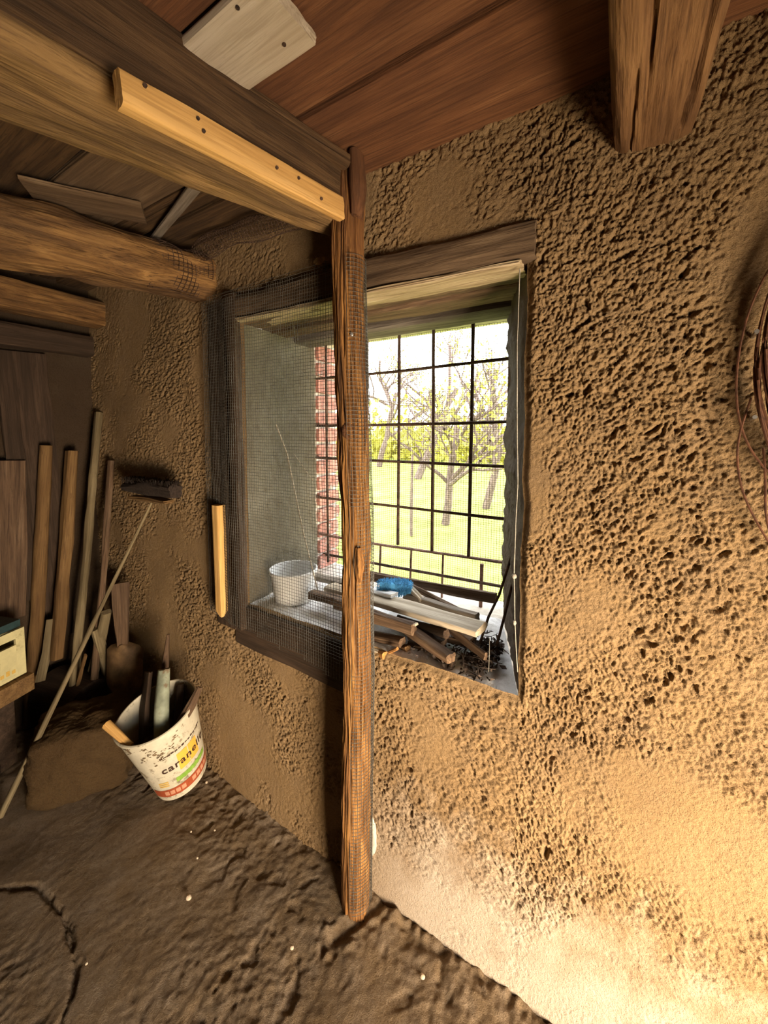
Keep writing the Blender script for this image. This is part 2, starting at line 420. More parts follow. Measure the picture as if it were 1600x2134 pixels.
xs = spaced([(XL - .02, WXL, .005), (WXL, WXR, .0042), (WXR, 0.30, .0022), (0.30, XR + .02, .02)])
zs = spaced([(-0.06, WZ0, .0028), (WZ0, WZ1, .0030), (WZ1, ZC + .03, .0036)])
GX, GZ = np.meshgrid(xs, zs, indexing='ij')
ed = np.maximum(np.maximum(WXL - GX, GX - WXR), np.maximum(WZ0 - GZ, GZ - WZ1))   # distance outside the opening
fade = sstep(0.0, 0.03, np.abs(ed))
smooth_top = 1 - 0.55 * sstep(1.82, 2.0, GZ) * (1 - sstep(-0.9, -0.7, GX))
base_s = 1 - 0.62 * sstep(-0.75, -0.55, GX) * (1 - sstep(0.10, 0.30, GZ + 0.1 * noise2(GX * 3, GZ * 3, 5)))
hgt = relief(GX, GZ) * smooth_top * base_s
cove = 0.016 * np.exp(-np.clip(GZ, 0, 9) / 0.06) + 0.010 * np.exp(-np.clip(GZ, 0, 9) / 0.3)
YY = -(hgt * (0.15 + 0.85 * fade) + cove)
YY = YY + 0.014 * (1 - sstep(0, 0.022, ed)) * (ed > -1e-6)                          # rounded arris of the reveal
# irregular arris
wob = np.exp(-(ed / 0.05) ** 2)
XX = GX + wob * (0.008 * noise2(GZ * 9, GX * 2, 3) + 0.004 * noise2(GZ * 33, GX * 9, 4))
ZZ = GZ + wob * (0.008 * noise2(GX * 9, GZ * 2, 6) + 0.004 * noise2(GX * 33, GZ * 9, 7))
nx, nz_ = len(xs), len(zs)
ids = np.arange(nx * nz_).reshape(nx, nz_)
Q = np.stack([ids[:-1, :-1], ids[1:, :-1], ids[1:, 1:], ids[:-1, 1:]], -1).reshape(-1, 4)
cxm = ((xs[:-1] + xs[1:]) / 2)[:, None] + 0 * zs[None, :-1]; czm = ((zs[:-1] + zs[1:]) / 2)[None] + 0 * xs[:-1, None]
keep = ~((cxm > WXL) & (cxm < WXR) & (czm > WZ0) & (czm < WZ1))
Q = Q[keep.ravel()]
P3 = np.stack([XX, YY, ZZ], -1)
used = np.zeros(nx * nz_, bool); used[Q.ravel()] = True
remap = np.cumsum(used) - 1
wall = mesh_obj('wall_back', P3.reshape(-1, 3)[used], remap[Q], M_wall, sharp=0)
tag(wall, kind='structure')
# reveals: grids from the arris of the opening to the grille
def reveal(name, edge, outer, mat, nd=70, amp=0.010, seed=0, axis=0, sgn=1):
    edge = np.asarray(edge); outer = np.asarray(outer)
    t = np.linspace(0, 1, nd)[None, :, None]
    G = edge[:, None, :] * (1 - t) + outer[:, None, :] * t
    s = edge[:, 2 if axis == 0 else 0]
    a = np.linspace(0, 0.42, nd)
    nzv = (noise2(s[:, None] * 6, a[None] * 6, seed) * amp * 1.3 + noise2(s[:, None] * 28, a[None] * 28, seed + 9) * amp * 0.7 + noise2(s[:, None] * 80, a[None] * 80, seed + 5) * amp * 0.35)
    nzv = nzv * sstep(0, 0.06, np.linspace(0, 1, nd))[None]
    G[..., axis] += sgn * nzv
    n0, n1 = G.shape[:2]
    i = np.arange(n0 * n1).reshape(n0, n1)
    Qr = np.stack([i[:-1, :-1], i[1:, :-1], i[1:, 1:], i[:-1, 1:]], -1).reshape(-1, 4)
    return mesh_obj(name, G.reshape(-1, 3), Qr, mat, window, sharp=0)
window = empty('window_1', (WXL, 0, WZ0), kind='structure')
i0, i1 = int(np.argmin(abs(xs - WXL))), int(np.argmin(abs(xs - WXR)))
k0, k1 = int(np.argmin(abs(zs - WZ0))), int(np.argmin(abs(zs - WZ1)))
eL, eR = P3[i0, k0:k1 + 1], P3[i1, k0:k1 + 1]
eB, eT = P3[i0:i1 + 1, k0], P3[i0:i1 + 1, k1]
def outz(e_): return np.clip(e_[:, 2], WZ0, WZ1)
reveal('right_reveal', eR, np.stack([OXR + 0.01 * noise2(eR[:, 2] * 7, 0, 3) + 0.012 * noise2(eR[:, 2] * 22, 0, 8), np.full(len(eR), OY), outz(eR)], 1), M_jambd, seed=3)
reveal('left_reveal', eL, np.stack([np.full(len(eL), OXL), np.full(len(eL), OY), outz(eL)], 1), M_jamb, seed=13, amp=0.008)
fx = (eB[:, 0] - eB[0, 0]) / (eB[-1, 0] - eB[0, 0])
reveal('sill', eB, np.stack([OXL + fx * (OXR - OXL), np.full(len(eB), OY), np.full(len(eB), WZ0 - 0.005)], 1), M_sill, seed=23, amp=0.006, axis=2)
fx = (eT[:, 0] - eT[0, 0]) / (eT[-1, 0] - eT[0, 0])
reveal('head', eT, np.stack([OXL + fx * (OXR - OXL), np.full(len(eT), OY), np.full(len(eT), WZ1 + 0.01)], 1), M_oldw, seed=33, amp=0.003, axis=2)
# outer sill strip and outer facade with its brick reveal
def quad_slab(name, x0, x1, y0, y1, z0, z1, mat, parent):
    b = MB(); b.box(((x0 + x1) / 2, (y0 + y1) / 2, (z0 + z1) / 2), x1 - x0, y1 - y0, z1 - z0)
    return b.build(name, mat, parent)
facade = empty('wall_outside', (0, OY, 0), kind='structure')
quad_slab('masonry_left', -3.2, OXL - 0.012, OY, 0.56, -0.1, 2.6, M_mortar, facade)
quad_slab('masonry_right', OXR + 0.002, 2.2, OY, 0.56, -0.1, 2.6, M_mortar, facade)
quad_slab('masonry_below', OXL - 0.012, OXR + 0.002, OY, 0.56, -0.1, WZ0 - 0.012, M_mortar, facade)
quad_slab('masonry_above', OXL - 0.012, OXR + 0.002, OY, 0.56, WZ1 + 0.012, 2.6, M_mortar, facade)
rb = random.Random(4)
bm_ = None
for k in range(14):
    z = WZ0 + 0.004 + k * 0.0755
    jx = rb.uniform(-0.003, 0.004)
    lo = [(OXL - 0.10, OY + 0.105, z + 0.0315), (OXL - 0.10, OY + 0.150, z + 0.0315)]
    b = loft('brick', [((OXL - 0.105 + jx, OY + 0.088 + rb.uniform(-.002, .002), z + 0.0315), 0.148, 0.063), ((OXL + 0.004 + jx, OY + 0.088, z + 0.0315), 0.148, 0.063)], M_brick, facade, n=12, e=10, res=3, amp=0.0015, seed=k)

# floor
cr1 = [at(u, v, 2, 0)[:2] for u, v in [(-60, 1860), (20, 1850), (75, 1848), (105, 1875), (135, 1915), (150, 1970), (158, 2020), (150, 2070), (125, 2120), (110, 2180)]]
cr2 = [at(u, v, 2, 0)[:2] for u, v in [(690, 1955), (730, 1935), (770, 1905), (800, 1870), (850, 1895), (905, 1935), (960, 1975), (1010, 2005), (1060, 2040), (1110, 2075), (1180, 2134), (1260, 2190)]]
cr3 = [at(u, v, 2, 0)[:2] for u, v in [(800, 1850), (840, 1900), (850, 1950), (925, 1985), (915, 2040), (935, 2080)]]
def pdist(X, Y, pl):
    d = np.full(X.shape, 9.0)
    for a, b in zip(pl[:-1], pl[1:]):
        v = b - a; L2 = (v ** 2).sum()
        t = np.clip(((X - a[0]) * v[0] + (Y - a[1]) * v[1]) / L2, 0, 1)
        d = np.minimum(d, np.hypot(X - a[0] - t * v[0], Y - a[1] - t * v[1]))
    return d
fxs = spaced([(XL - .05, -1.7, .009), (-1.7, 0.35, .0045), (0.35, XR + 1.2, .05)])
fys = spaced([(YB - .05, -1.05, .05), (-1.05, 0.02, .0045)])
FX, FY = np.meshgrid(fxs, fys, indexing='ij')
wfx = FX + 0.03 * noise2(FX * 8, FY * 8, 2); wfy = FY + 0.03 * noise2(FX * 8, FY * 8, 12)
fz = noise2(FX * 2.2, FY * 2.2, 1) * 0.014 + noise2(wfx * 7, wfy * 7, 2) * 0.008
lumpy = sstep(-0.25, 0.25, noise2(FX * 2.6 + 7, FY * 2.6, 6))
fz = fz + (0.25 + 0.75 * lumpy) * (noise2(wfx * 20, wfy * 26, 3) * 0.0042 + noise2(wfx * 48, wfy * 48, 4) * 0.0050 + noise2(wfx * 100, wfy * 100, 5) * 0.0036)
nearw = np.exp(-((FY + 0.03) / 0.05) ** 2)
fz = fz + nearw * (0.012 * np.abs(noise2(FX * 14, FY * 14, 23)) + 0.016 * np.maximum(0, noise2(FX * 40, FY * 40, 24)))
fz = fz - sstep(0.24, 0.36, noise2(wfx * 24, wfy * 24, 16)) * 0.008 * lumpy + 0.003 * lumpy * np.abs(noise2(wfx * 36, wfy * 36, 17))
wob1 = 0.012 * noise2(FX * 22, FY * 22, 8) + 0.006 * noise2(FX * 60, FY * 60, 9)
d1, d2, d3 = pdist(FX, FY, cr1) + wob1, pdist(FX, FY, cr2) + wob1, pdist(FX, FY, cr3) + wob1
fz = fz - 0.016 * np.exp(-(d1 / 0.0055) ** 2) - 0.015 * np.exp(-(d2 / 0.012) ** 2) - 0.010 * np.exp(-(d3 / 0.014) ** 2)
fz = fz + 0.009 * np.exp(-((d2 - 0.028) / 0.02) ** 2) * noise2(FX * 50, FY * 50, 19) * 2
FV = np.stack([FX, FY, fz - 0.004], -1)
ni, nj = FX.shape
i = np.arange(ni * nj).reshape(ni, nj)
FQ = np.stack([i[:-1, :-1], i[1:, :-1], i[1:, 1:], i[:-1, 1:]], -1).reshape(-1, 4)
floor = tag(mesh_obj('floor', FV.reshape(-1, 3), FQ, M_floor, sharp=0), kind='structure')

# left wall, rear wall, right wall with the stable door opening (the door light comes from there)
lys = np.linspace(YB, 0.02, 200); lzs = np.linspace(-0.03, ZC + .03, 170)
LY, LZ = np.meshgrid(lys, lzs, indexing='ij')
LX = XL + relief(LY + 3, LZ) * 0.9
i = np.arange(LY.size).reshape(LY.shape)
LQ = np.stack([i[:-1, :-1], i[1:, :-1], i[1:, 1:], i[:-1, 1:]], -1).reshape(-1, 4)
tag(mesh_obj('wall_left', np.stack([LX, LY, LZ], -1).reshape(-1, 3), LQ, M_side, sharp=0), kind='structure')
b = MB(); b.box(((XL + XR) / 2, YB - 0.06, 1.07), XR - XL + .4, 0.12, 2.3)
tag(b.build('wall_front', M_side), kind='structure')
DY0, DY1, DZ = -1.34, -0.60, 1.30
wr = empty('wall_right', (XR, 0, 0), kind='structure')
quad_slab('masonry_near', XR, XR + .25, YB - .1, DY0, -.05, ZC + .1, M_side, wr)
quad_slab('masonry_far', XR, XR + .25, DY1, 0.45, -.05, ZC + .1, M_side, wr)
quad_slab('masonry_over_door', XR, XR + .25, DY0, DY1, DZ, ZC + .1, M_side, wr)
door = empty('door_1', (XR, DY0, 0), kind='structure')
quad_slab('door_frame', XR - 0.03, XR + 0.02, DY0 - 0.07, DY0, 0, DZ, M_oldw, door)
quad_slab('door_frame', XR - 0.03, XR + 0.02, DY1, DY1 + 0.07, 0, DZ, M_oldw, door)
quad_slab('door_head', XR - 0.03, XR + 0.02, DY0 - 0.07, DY1 + 0.07, DZ, DZ + .08, M_oldw, door)

# ceiling: boards laid side by side, parallel to the window wall
ceil = empty('ceiling', (0, -1.2, ZC), kind='structure')
rc = random.Random(11)
def cboard(x0, x1, y0, y1, z, mat, seed, t=0.026):
    yc = (y0 + y1) / 2
    return loft('ceiling_board', [((x0, yc + rc.uniform(-.004, .004), z + t / 2), y1 - y0 - .011, t), ((x1, yc + rc.uniform(-.004, .004), z + t / 2), y1 - y0 - .011, t)],
                mat, ceil, n=40, e=14, res=40, amp=0.002, seed=seed, fl=3)
ye = [0.03, -0.245, -0.50, -0.76, -1.02, -1.27, -1.55, -1.80, -2.08, -2.35, -2.65]
for k in range(len(ye) - 1):
    cboard(-0.86, XR + .1, ye[k + 1], ye[k], ZC + (0.0, 0.010, 0.004, 0.008)[k % 4], (M_ceil_r, M_ceil_r, M_ceil_r, M_ceil_g)[k % 4], k)
yl = [0.03, -0.135, -0.20, -0.235, -0.46, -0.70, -0.96, -1.22, -1.5, -1.8, -2.1, -2.4, -2.65]
ml = [M_ceil_d, M_pale, M_ceil_d, M_pale, M_ceil_d, M_ceil_g, M_ceil_d]
for k in range(len(yl) - 1):
    cboard(XL - .05, -0.86, yl[k + 1], yl[k], ZC + (0.0, 0.010, 0.003)[k % 3], (ml[k] if k in (0, 2) else M_ceil_d if k != 3 else M_ceil_g), 40 + k)
b = MB(); b.box(((XL + XR) / 2, -1.3, ZC + 0.10), XR - XL + .6, 2.9, 0.05)
b.build('loft_deck', M_dark, ceil)

# window head timbers
def bar(name, x0, x1, yc, zc, wy, hz, mat, parent, seed, **k):
    return loft(name, [((x0, yc, zc), wy, hz), ((x1, yc, zc), wy, hz)], mat, parent, seed=seed, **k)
loft('lintel', [((-1.27, 0.032, 1.862), 0.110, 0.082), ((-0.6, 0.030, 1.856), 0.112, 0.088), ((-0.185, 0.032, 1.846), 0.10, 0.086)], M_lintel, window, n=44, e=7, res=60, amp=0.004, fine=0.002, seed=3, endj=0.006,
     cracks=[(0.62, 0, 1.2, 0.012, 0.006)])
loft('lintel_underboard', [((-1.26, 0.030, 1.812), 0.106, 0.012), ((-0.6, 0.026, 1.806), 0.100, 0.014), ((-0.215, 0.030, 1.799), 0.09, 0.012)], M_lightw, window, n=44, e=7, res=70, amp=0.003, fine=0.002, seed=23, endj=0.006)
bar('lintel', -1.25, -0.20, 0.190, 1.840, 0.110, 0.085, M_oldw, window, 5, n=32, e=8, res=40, amp=0.004, fine=0.002)
bar('lintel', -1.25, -0.24, 0.330, 1.822, 0.125, 0.080, M_darkgrey, window, 7, n=32, e=8, res=40, amp=0.003, fine=0.001)

# ------------------------------------------------------------------ beams
def beam(name, label, st, mat, **k):
    o = loft(name, st, mat, **k)
    return tag(o, label, 'beam', 'beams under the ceiling')
bm1 = beam('ceiling_beam', 'long weathered ceiling beam ending behind the top of the round post',
     [((-0.706, -0.050, 2.055), 0.095, 0.160), ((-0.748, -0.25, 2.050), 0.140, 0.172), ((-0.806, -0.50, 2.046), 0.175, 0.184), ((-0.870, -0.78, 2.044), 0.225, 0.190), ((-1.02, -1.6, 2.062), 0.25, 0.16), ((-1.15, -2.5, 2.062), 0.26, 0.16)],
     M_beam, n=64, e=7, res=140, amp=0.007, fine=0.003, seed=2, fl=5, endj=0.015)
beam('ceiling_beam', 'rough barked log beam with wire netting over its wall end',
     [((-1.425, 0.03, 2.005), 0.165, 0.165), ((-1.50, -0.27, 2.005), 0.185, 0.185), ((-1.60, -0.60, 2.005), 0.20, 0.20), ((-1.78, -1.3, 2.01), 0.21, 0.21), ((-2.05, -2.4, 2.02), 0.22, 0.22)],
     M_beam2, n=56, e=2.6, res=150, amp=0.012, fine=0.006, seed=5, fl=7)
beam('ceiling_beam', 'squared reddish ceiling beam furthest left, along the dark side wall',
     [((-2.295, 0.0, 1.995), 0.13, 0.125), ((-2.29, -1.0, 1.995), 0.14, 0.13), ((-2.29, -2.5, 2.0), 0.14, 0.13)],
     M_beam2, n=40, e=7, res=60, amp=0.005, fine=0.002, seed=8)
beam('ceiling_beam', 'broad hewn brown beam with drying cracks above the rough wall at right',
     [((0.030, 0.03, 2.062), 0.130, 0.175), ((0.030, -0.15, 2.060), 0.140, 0.178), ((0.040, -0.45, 2.06), 0.155, 0.18), ((0.055, -2.5, 2.06), 0.17, 0.18)],
     M_rbeam, n=120, e=6, res=220, amp=0.006, fine=0.002, seed=12, fl=4,
     cracks=[(0.70, 0.24, 1.2, 0.0045, 0.02), (0.665, 0.03, 0.24, 0.0045, 0.016), (0.835, 0.06, 0.7, 0.005, 0.014), (0.76, 0.5, 1.5, 0.004, 0.012)])
tag(loft('wall_plate', [((-2.37, -0.02, 1.84), 0.10, 0.10), ((-2.37, -1.4, 1.84), 0.10, 0.10)], M_dark, n=24, e=8, res=30, amp=0.004, seed=9),
    'dark timber plate under the leftmost beam on the side wall', 'timber')
tag(loft('beam_side_shade', [((-0.652, -0.10, 2.066), 0.012, 0.135), ((-0.672, -0.25, 2.066), 0.012, 0.138), ((-0.711, -0.50, 2.066), 0.012, 0.14), ((-0.752, -0.80, 2.066), 0.012, 0.14), ((-0.885, -1.6, 2.066), 0.012, 0.14), ((-1.01, -2.4, 2.066), 0.012, 0.14)],  # added dark sheet that gives the beam a shaded side face
    M_ceil_d, n=40, e=9, res=90, amp=0.003, fine=0.001, seed=18), 'dark sheet over the window-facing side of the long beam, standing in for its shaded face above the yellow plank', 'board')
# fresh plank nailed to the first beam
pk = empty('nailed_plank', (-0.64, -0.12, 2.0), 'bright yellow new pine plank nailed along the beam by the post', 'plank')
pkb = None
PKA, PKB = at(709, 436, 1, -0.142), at(245, 184, 1, -0.640)
pkb = loft('board', [(PKA, 0.026, 0.056), (PKB, 0.026, 0.052)], M_fresh, pk, n=44, e=9, res=60, amp=0.0015, fine=0.0006, seed=4, endj=0.001)
for f_, dz in ((0.93, .016), (0.76, 0.012), (0.74, -.004), (0.42, 0.004), (0.30, .008), (0.16, -.010)):
    p = PKA * (1 - f_) + PKB * f_
    b = MB(); b.tube([p + [0.008, -0.002, dz], p + [0.0165, -0.0035, dz]], 0.0032, 8)
    b.build('nail_head', M_iron, pkb)
tag(loft('dark_batten', [((-0.672, -0.105, 2.103), 0.115, 0.030), ((-0.755, -0.455, 2.107), 0.115, 0.030)], M_ceil_d, n=40, e=8, res=40, amp=0.004, fine=0.002, seed=6, endj=0.01),
    'short dark split board under the ceiling between pale board and post top', 'board')
pb = empty('pale_board', (-0.65, -0.445, 2.12), 'pale grey weathered board patching the brown ceiling', 'board')
pbb = loft('board', [((-0.84, -0.445, 2.124), 0.128, 0.022), ((-0.50, -0.448, 2.124), 0.128, 0.022)], M_pale, pb, n=40, e=12, res=30, amp=0.0012, seed=7, endj=0.002)
for u, v in ((592, 92), (412, 182), (495, 15)):
    p = at(u, v, 2, 2.1125)
    b = MB(); b.tube([p + [0, 0, 0.004], p + [0, 0, -0.002]], 0.0036, 8); b.build('nail_head', M_iron, pbb)
tag(loft('pale_lath', [(at(405, 392, 2, 2.125), 0.035, 0.012), (at(318, 502, 2, 2.125), 0.026, 0.012)], M_greyw, n=20, e=8, res=14, amp=0.001, seed=19),
    'narrow pale lath under the dark ceiling between the two left beams', 'lath')
tag(loft('grey_board', [(at(300, 445, 2, 2.122), 0.13, 0.012), (at(60, 398, 2, 2.122), 0.15, 0.012)], M_ceil_g, n=30, e=9, res=20, amp=0.002, seed=29, up=(0, 0, 1)),
    'short grey board lying against the dark ceiling above the log beam', 'board')

# ------------------------------------------------------------------ the post
post = empty('wooden_post', (-0.642, -0.082, 0), 'round barked wooden post standing from floor to ceiling beside the window', 'post')
pst = []
for u0, u1, v in [(712, 768, 1850), (713, 769, 1700), (715, 770, 1550), (717, 772, 1400), (713, 770, 1260), (716, 769, 1180), (713, 772, 1090), (708, 768, 1000), (704, 767, 900), (700, 763, 800), (697, 759, 700), (694, 757, 600), (692, 757, 500), (697, 757, 430), (697, 752, 360)]:
    c = at((u0 + u1) / 2, v, 1, -0.082)
    dep = (c - CAM) @ _F
    wd = (u1 - u0) / F_PX * dep
    pst.append((c, wd, wd))
pst[0] = (np.array([pst[0][0][0], -0.082, -0.03]), pst[0][1], pst[0][2])
pst[-1] = (np.array([pst[-1][0][0], -0.082, 2.14]), pst[-1][1], pst[-1][2])
loft('trunk', pst, M_post, post, n=96, e=2.15, res=420, amp=0.0035, fine=0.0032, seed=3, fl=9, fr=1.4, up=(0, 1, 0),
     cracks=[(random.Random(k).random(), random.Random(k + 50).uniform(0, 1.7), random.Random(k + 50).uniform(0, 1.7) + random.Random(k + 90).uniform(.25, .7), .0045, .007) for k in range(34)] + [(.30, .1, .75, .006, .006), (.52, 1.45, 2.0, .006, .006), (.60, .2, .6, .005, .005), (.45, .9, 1.3, .005, .004), (.40, .0, .5, .005, .004), (.66, 1.3, 2.1, .006, .004)])
def post_front(u, v, off=0.0):
    """a point on the camera side of the post"""
    c = at(u, v, 1, -0.082)
    d = CAM - c; d[2] = 0; d /= np.linalg.norm(d)
    return c + d * (0.041 + off), d
p, d = post_front(727, 897, 0.0035)
X_ = Vector(d); up_ = Vector((0, 0, 1)); Y_ = up_.cross(X_).normalized(); Zz = X_.cross(Y_)
KM = Matrix(((Y_[0], Zz[0], X_[0], p[0]), (Y_[1], Zz[1], X_[1], p[1]), (Y_[2], Zz[2], X_[2], p[2]), (0, 0, 0, 1)))
kn = lathe([(0.026, -0.004), (0.022, 0.002), (0.016, 0.005), (0.013, 0.0055), (0.0105, 0.003), (0.009, -0.004), (0.0001, -0.006)], 24, KM @ Matrix.Diagonal((0.75, 1.1, 1, 1)), 'knot', M_postdark, post)
p, d = post_front(748, 1165, 0.0)
loft('scar', [(p + [0, 0, 0.045], 0.010, 0.012), (p + [0.003, -0.003, 0.0], 0.026, 0.02), (p + [0, 0, -0.05], 0.010, 0.012)], M_post, post, n=20, e=2.2, res=20, amp=0.004, seed=31, up=(0, 1, 0))
p, d = post_front(741, 400, -0.024)
loft('stripped_patch', [(p + [0.004, 0, 0.085], 0.03, 0.05), (p + [0.008, 0, 0.0], 0.042, 0.056), (p + [0.004, 0, -0.075], 0.018, 0.046)], M_postdark, post, n=24, e=2.2, res=24, amp=0.002, seed=32, up=(0, 1, 0))
p, d = post_front(733, 705, -0.004)
b = MB(); b.tube([p, p + d * 0.008, p + d * 0.0085], [0.003, 0.0045, 0.003], 10); b.build('nail_head', M_steel, post)

# ------------------------------------------------------------------ hardware cloth on the window and round the post
rm = np.random.RandomState(5)
pc = np.array([-0.652, -0.082])
flat = [(-1.405, -0.022), (-1.36, -0.024), (-1.30, -0.028), (-1.245, -0.046), (-1.20, -0.046), (-1.1, -0.032), (-0.9, -0.030), (-0.74, -0.033), (-0.655, -0.033)]
arc = [(pc[0] + 0.05 * math.cos(a), pc[1] + 0.05 * math.sin(a)) for a in np.radians([78, 60, 40, 20, 0, -20, -40, -55, -68, -80])]
path = np.array(flat + arc)
ds = np.r_[0, np.cumsum(np.linalg.norm(np.diff(path, axis=0), axis=1))]
CELL = 0.0107
ss = np.arange(0, ds[-1], CELL)
pxy = np.stack([np.interp(ss, ds, path[:, 0]), np.interp(ss, ds, path[:, 1])], 1)
s_arc = ds[len(flat) - 1]
zz = np.arange(0.012, 1.95, CELL)
def mesh_off(s, z):
    return 0.004 * noise2(s * 7, z * 7, 44) + 0.0018 * noise2(s * 25, z * 25, 45)
def post_x(z):
    """how far the post wanders from its foot line"""
    return np.interp(z, [q[0][2] for q in pst], [q[0][0] for q in pst]) - pc[0]
def in_sheet(s, z):
    lo = np.where(s < s_arc - 0.01, 0.675 - 0.05 * sstep(0.1, 0.75, s) + 0.02 * noise2(s * 6, 1, 8), 0.02)
    hi = np.where(s < s_arc - 0.01, 1.905 + 0.035 * noise2(s * 9, 3, 8), 1.875)
    lim = ds[-1] - 0.028 * (np.abs(noise2(z * 2.5, 4, 9)) * 2) - 0.02 * ((z > 0.75) & (z < 1.2))
    return (z > lo) & (z < hi) & (s < lim)
wires = MB()
for z in zz:
    s = np.linspace(0, ds[-1], 150)
    ok = in_sheet(s, z)
    if ok.sum() < 2: continue
    x = np.interp(s, ds, path[:, 0]); y = np.interp(s, ds, path[:, 1])
    x = x + post_x(z) * sstep(s_arc - 0.10, s_arc, s)
    y = y + mesh_off(s, z) * (1 - sstep(s_arc - 0.1, s_arc, s))
    P = np.stack([x, y, z + 0.002 * noise2(s * 12, z * 3, 46)], 1)[ok]
    wires.tube(P, 0.0008, 3, False)
for s0, (x, y) in zip(ss, pxy):
    z = np.linspace(0.012, 1.95, 120)
    ok = in_sheet(np.full_like(z, s0), z)
    if ok.sum() < 2: continue
    w_ = float(sstep(s_arc - 0.1, s_arc, s0))
    P = np.stack([x + post_x(z) * w_ + 0.0012 * noise2(s0 * 40, z * 12, 47), y + mesh_off(s0, z) * (1 - w_), z], 1)[ok]
    wires.tube(P, 0.0008, 3, False)
o = wires.build('wire_mesh', M_mesh, sharp=0)
tag(o, 'fine square wire mesh stretched over the left half of the window and folded round the post', 'wire mesh', kind='stuff')
# upright batten that holds it, then two dark strips added as shade
tag(loft('mesh_batten', [((-1.222, -0.014, 0.66), 0.044, 0.034), ((-1.232, -0.016, 1.905), 0.050, 0.036)], M_dark, n=24, e=6, res=40, amp=0.004, seed=14, up=(0, 1, 0)),
    'upright dark batten at the left edge of the window under the mesh', 'batten')
tag(loft('wall_shade_strip', [((-1.318, -0.006, 0.64), 0.115, 0.014), ((-1.322, -0.006, 1.89), 0.12, 0.014)], M_dark, n=30, e=8, res=40, amp=0.003, seed=16, up=(0, 1, 0)),  # added dark strip: shade on the bare wall beside the batten
    'flat dark strip added as shade on the wall between yellow strip and window batten, behind the mesh', 'board')
tag(loft('mesh_shade_strip', [((-1.262, 0.000, 0.665), 0.022, 0.155), ((-0.735, 0.000, 0.655), 0.022, 0.165)], M_dark, n=28, e=9, res=40, amp=0.003, seed=15),  # added dark strip in place of doubled mesh and its shadow
    'dark horizontal strip below the left part of the sill, standing in for shaded doubled mesh', 'board')
b = MB()                                                   # netting bunched along wall top and over the log beam
def net(mb, fn, nu, nv, r=0.0006):
    for k in range(nu):
        mb.tube([fn(k / (nu - 1), t) for t in np.linspace(0, 1, 30)], r, 3, False)
    for k in range(nv):
        mb.tube([fn(t, k / (nv - 1)) for t in np.linspace(0, 1, 30)], r, 3, False)
def over_log(a, t):
    ang = math.radians(100 - 165 * t)
    y = -0.012 - 0.19 * a
    r = 0.094 + 0.006 * math.sin(9 * a + 5 * t)
    return (-1.432 + y * 0.27 + r * math.cos(ang), y, 2.005 + r * math.sin(ang) * 0.98)
net(b, over_log, 14, 20, 0.0010)
tag(b.build('wire_netting', M_iron, sharp=0), 'dark wire netting wrapped over the wall end of the rough log beam', 'netting', kind='stuff')
b = MB()
def roll(a, t):
    x = -1.36 + 0.50 * a
    ang = t * 5.6
    r = 0.036 + 0.005 * math.sin(a * 13) - 0.002 * t
    return (x, -0.052 + r * math.cos(ang) * 0.9, 2.075 + 0.012 * math.sin(a * 5) + r * math.sin(ang))
net(b, roll, 38, 18, 0.0009)
tag(b.build('netting_roll', M_iron, sharp=0), 'loose roll of dark wire netting along the top of the wall above the window', 'netting', kind='stuff')

# ------------------------------------------------------------------ window grille
gr = empty('window_grille', (-0.78, OY + 0.015, WZ0), 'rusty iron bar grille set across the outer side of the window', 'grille')
GYv = OY + 0.015
vb = [(765, 705, 1130), (832, 690, 1135), (903, 680, 1148), (986, 665, 1160)]
for k, (u, v0, v1) in enumerate(vb):
    p0 = at(u, v0, 1, GYv); p1 = at(u - (3 if k < 3 else 10), v1, 1, GYv)
    loft('vertical_bar', [(p0 + [0, 0, 0.03], 0.012, 0.012), ((p0 + p1) / 2 + [0.002, 0, 0], 0.012, 0.012), (p1, 0.012, 0.012)], M_iron, gr, n=8, e=4, res=20, amp=0.0008, seed=k, up=(0, 1, 0))
for u in (-1.155, -1.035, -0.94):
    loft('vertical_bar', [((u, GYv, WZ1 + .01), 0.012, 0.012), ((u + .003, GYv, 0.80), 0.012, 0.012)], M_iron, gr, n=8, e=4, res=16, amp=0.0008, seed=3, up=(0, 1, 0))
for k, v in enumerate((780, 886, 959, 1048)):
    p = at(765, v, 1, GYv - 0.008)[2]; q = at(1050, (748, 879, 972, 1081)[k], 1, GYv - 0.008)[2]
    sl = (q - p) / 0.5
    z0 = p - 0.42 * sl * 0.5
    loft('horizontal_bar', [((-1.21, GYv - 0.009, p), 0.010, 0.011), ((-0.80, GYv - 0.009, p), 0.010, 0.011), ((-0.335, GYv - 0.009, q), 0.010, 0.011)], M_iron, gr, n=8, e=4, res=24, amp=0.0008, seed=20 + k)
p = at(770, 1132, 1, GYv); q = at(1040, 1170, 1, GYv)
loft('flat_bar', [((-1.21, GYv, p[2] + 0.002), 0.016, 0.010), ((p[0], GYv, p[2]), 0.016, 0.010), ((-0.34, GYv, q[2]), 0.016, 0.010)], M_rustbar, gr, n=8, e=6, res=20, amp=0.0006, seed=30)
lg = empty('lower_grille', (-0.6, 0.47, WZ0), 'low iron lattice fence of thin bars just outside the lower window', 'grille')
GY2 = 0.47
for k, (u, v0, v1) in enumerate([(793, 1135, 1245), (857, 1145, 1250), (923, 1155, 1290), (1004, 1175, 1300)]):
    p0 = at(u, v0, 1, GY2); p1 = at(u - 4, v1, 1, GY2)
    w_ = 0.013 if k == 3 else 0.009
    loft('vertical_bar', [(p0, w_, w_), (p1, w_, w_)], M_rustbar, lg, n=8, e=4, res=12, amp=0.0006, seed=k, up=(0, 1, 0))
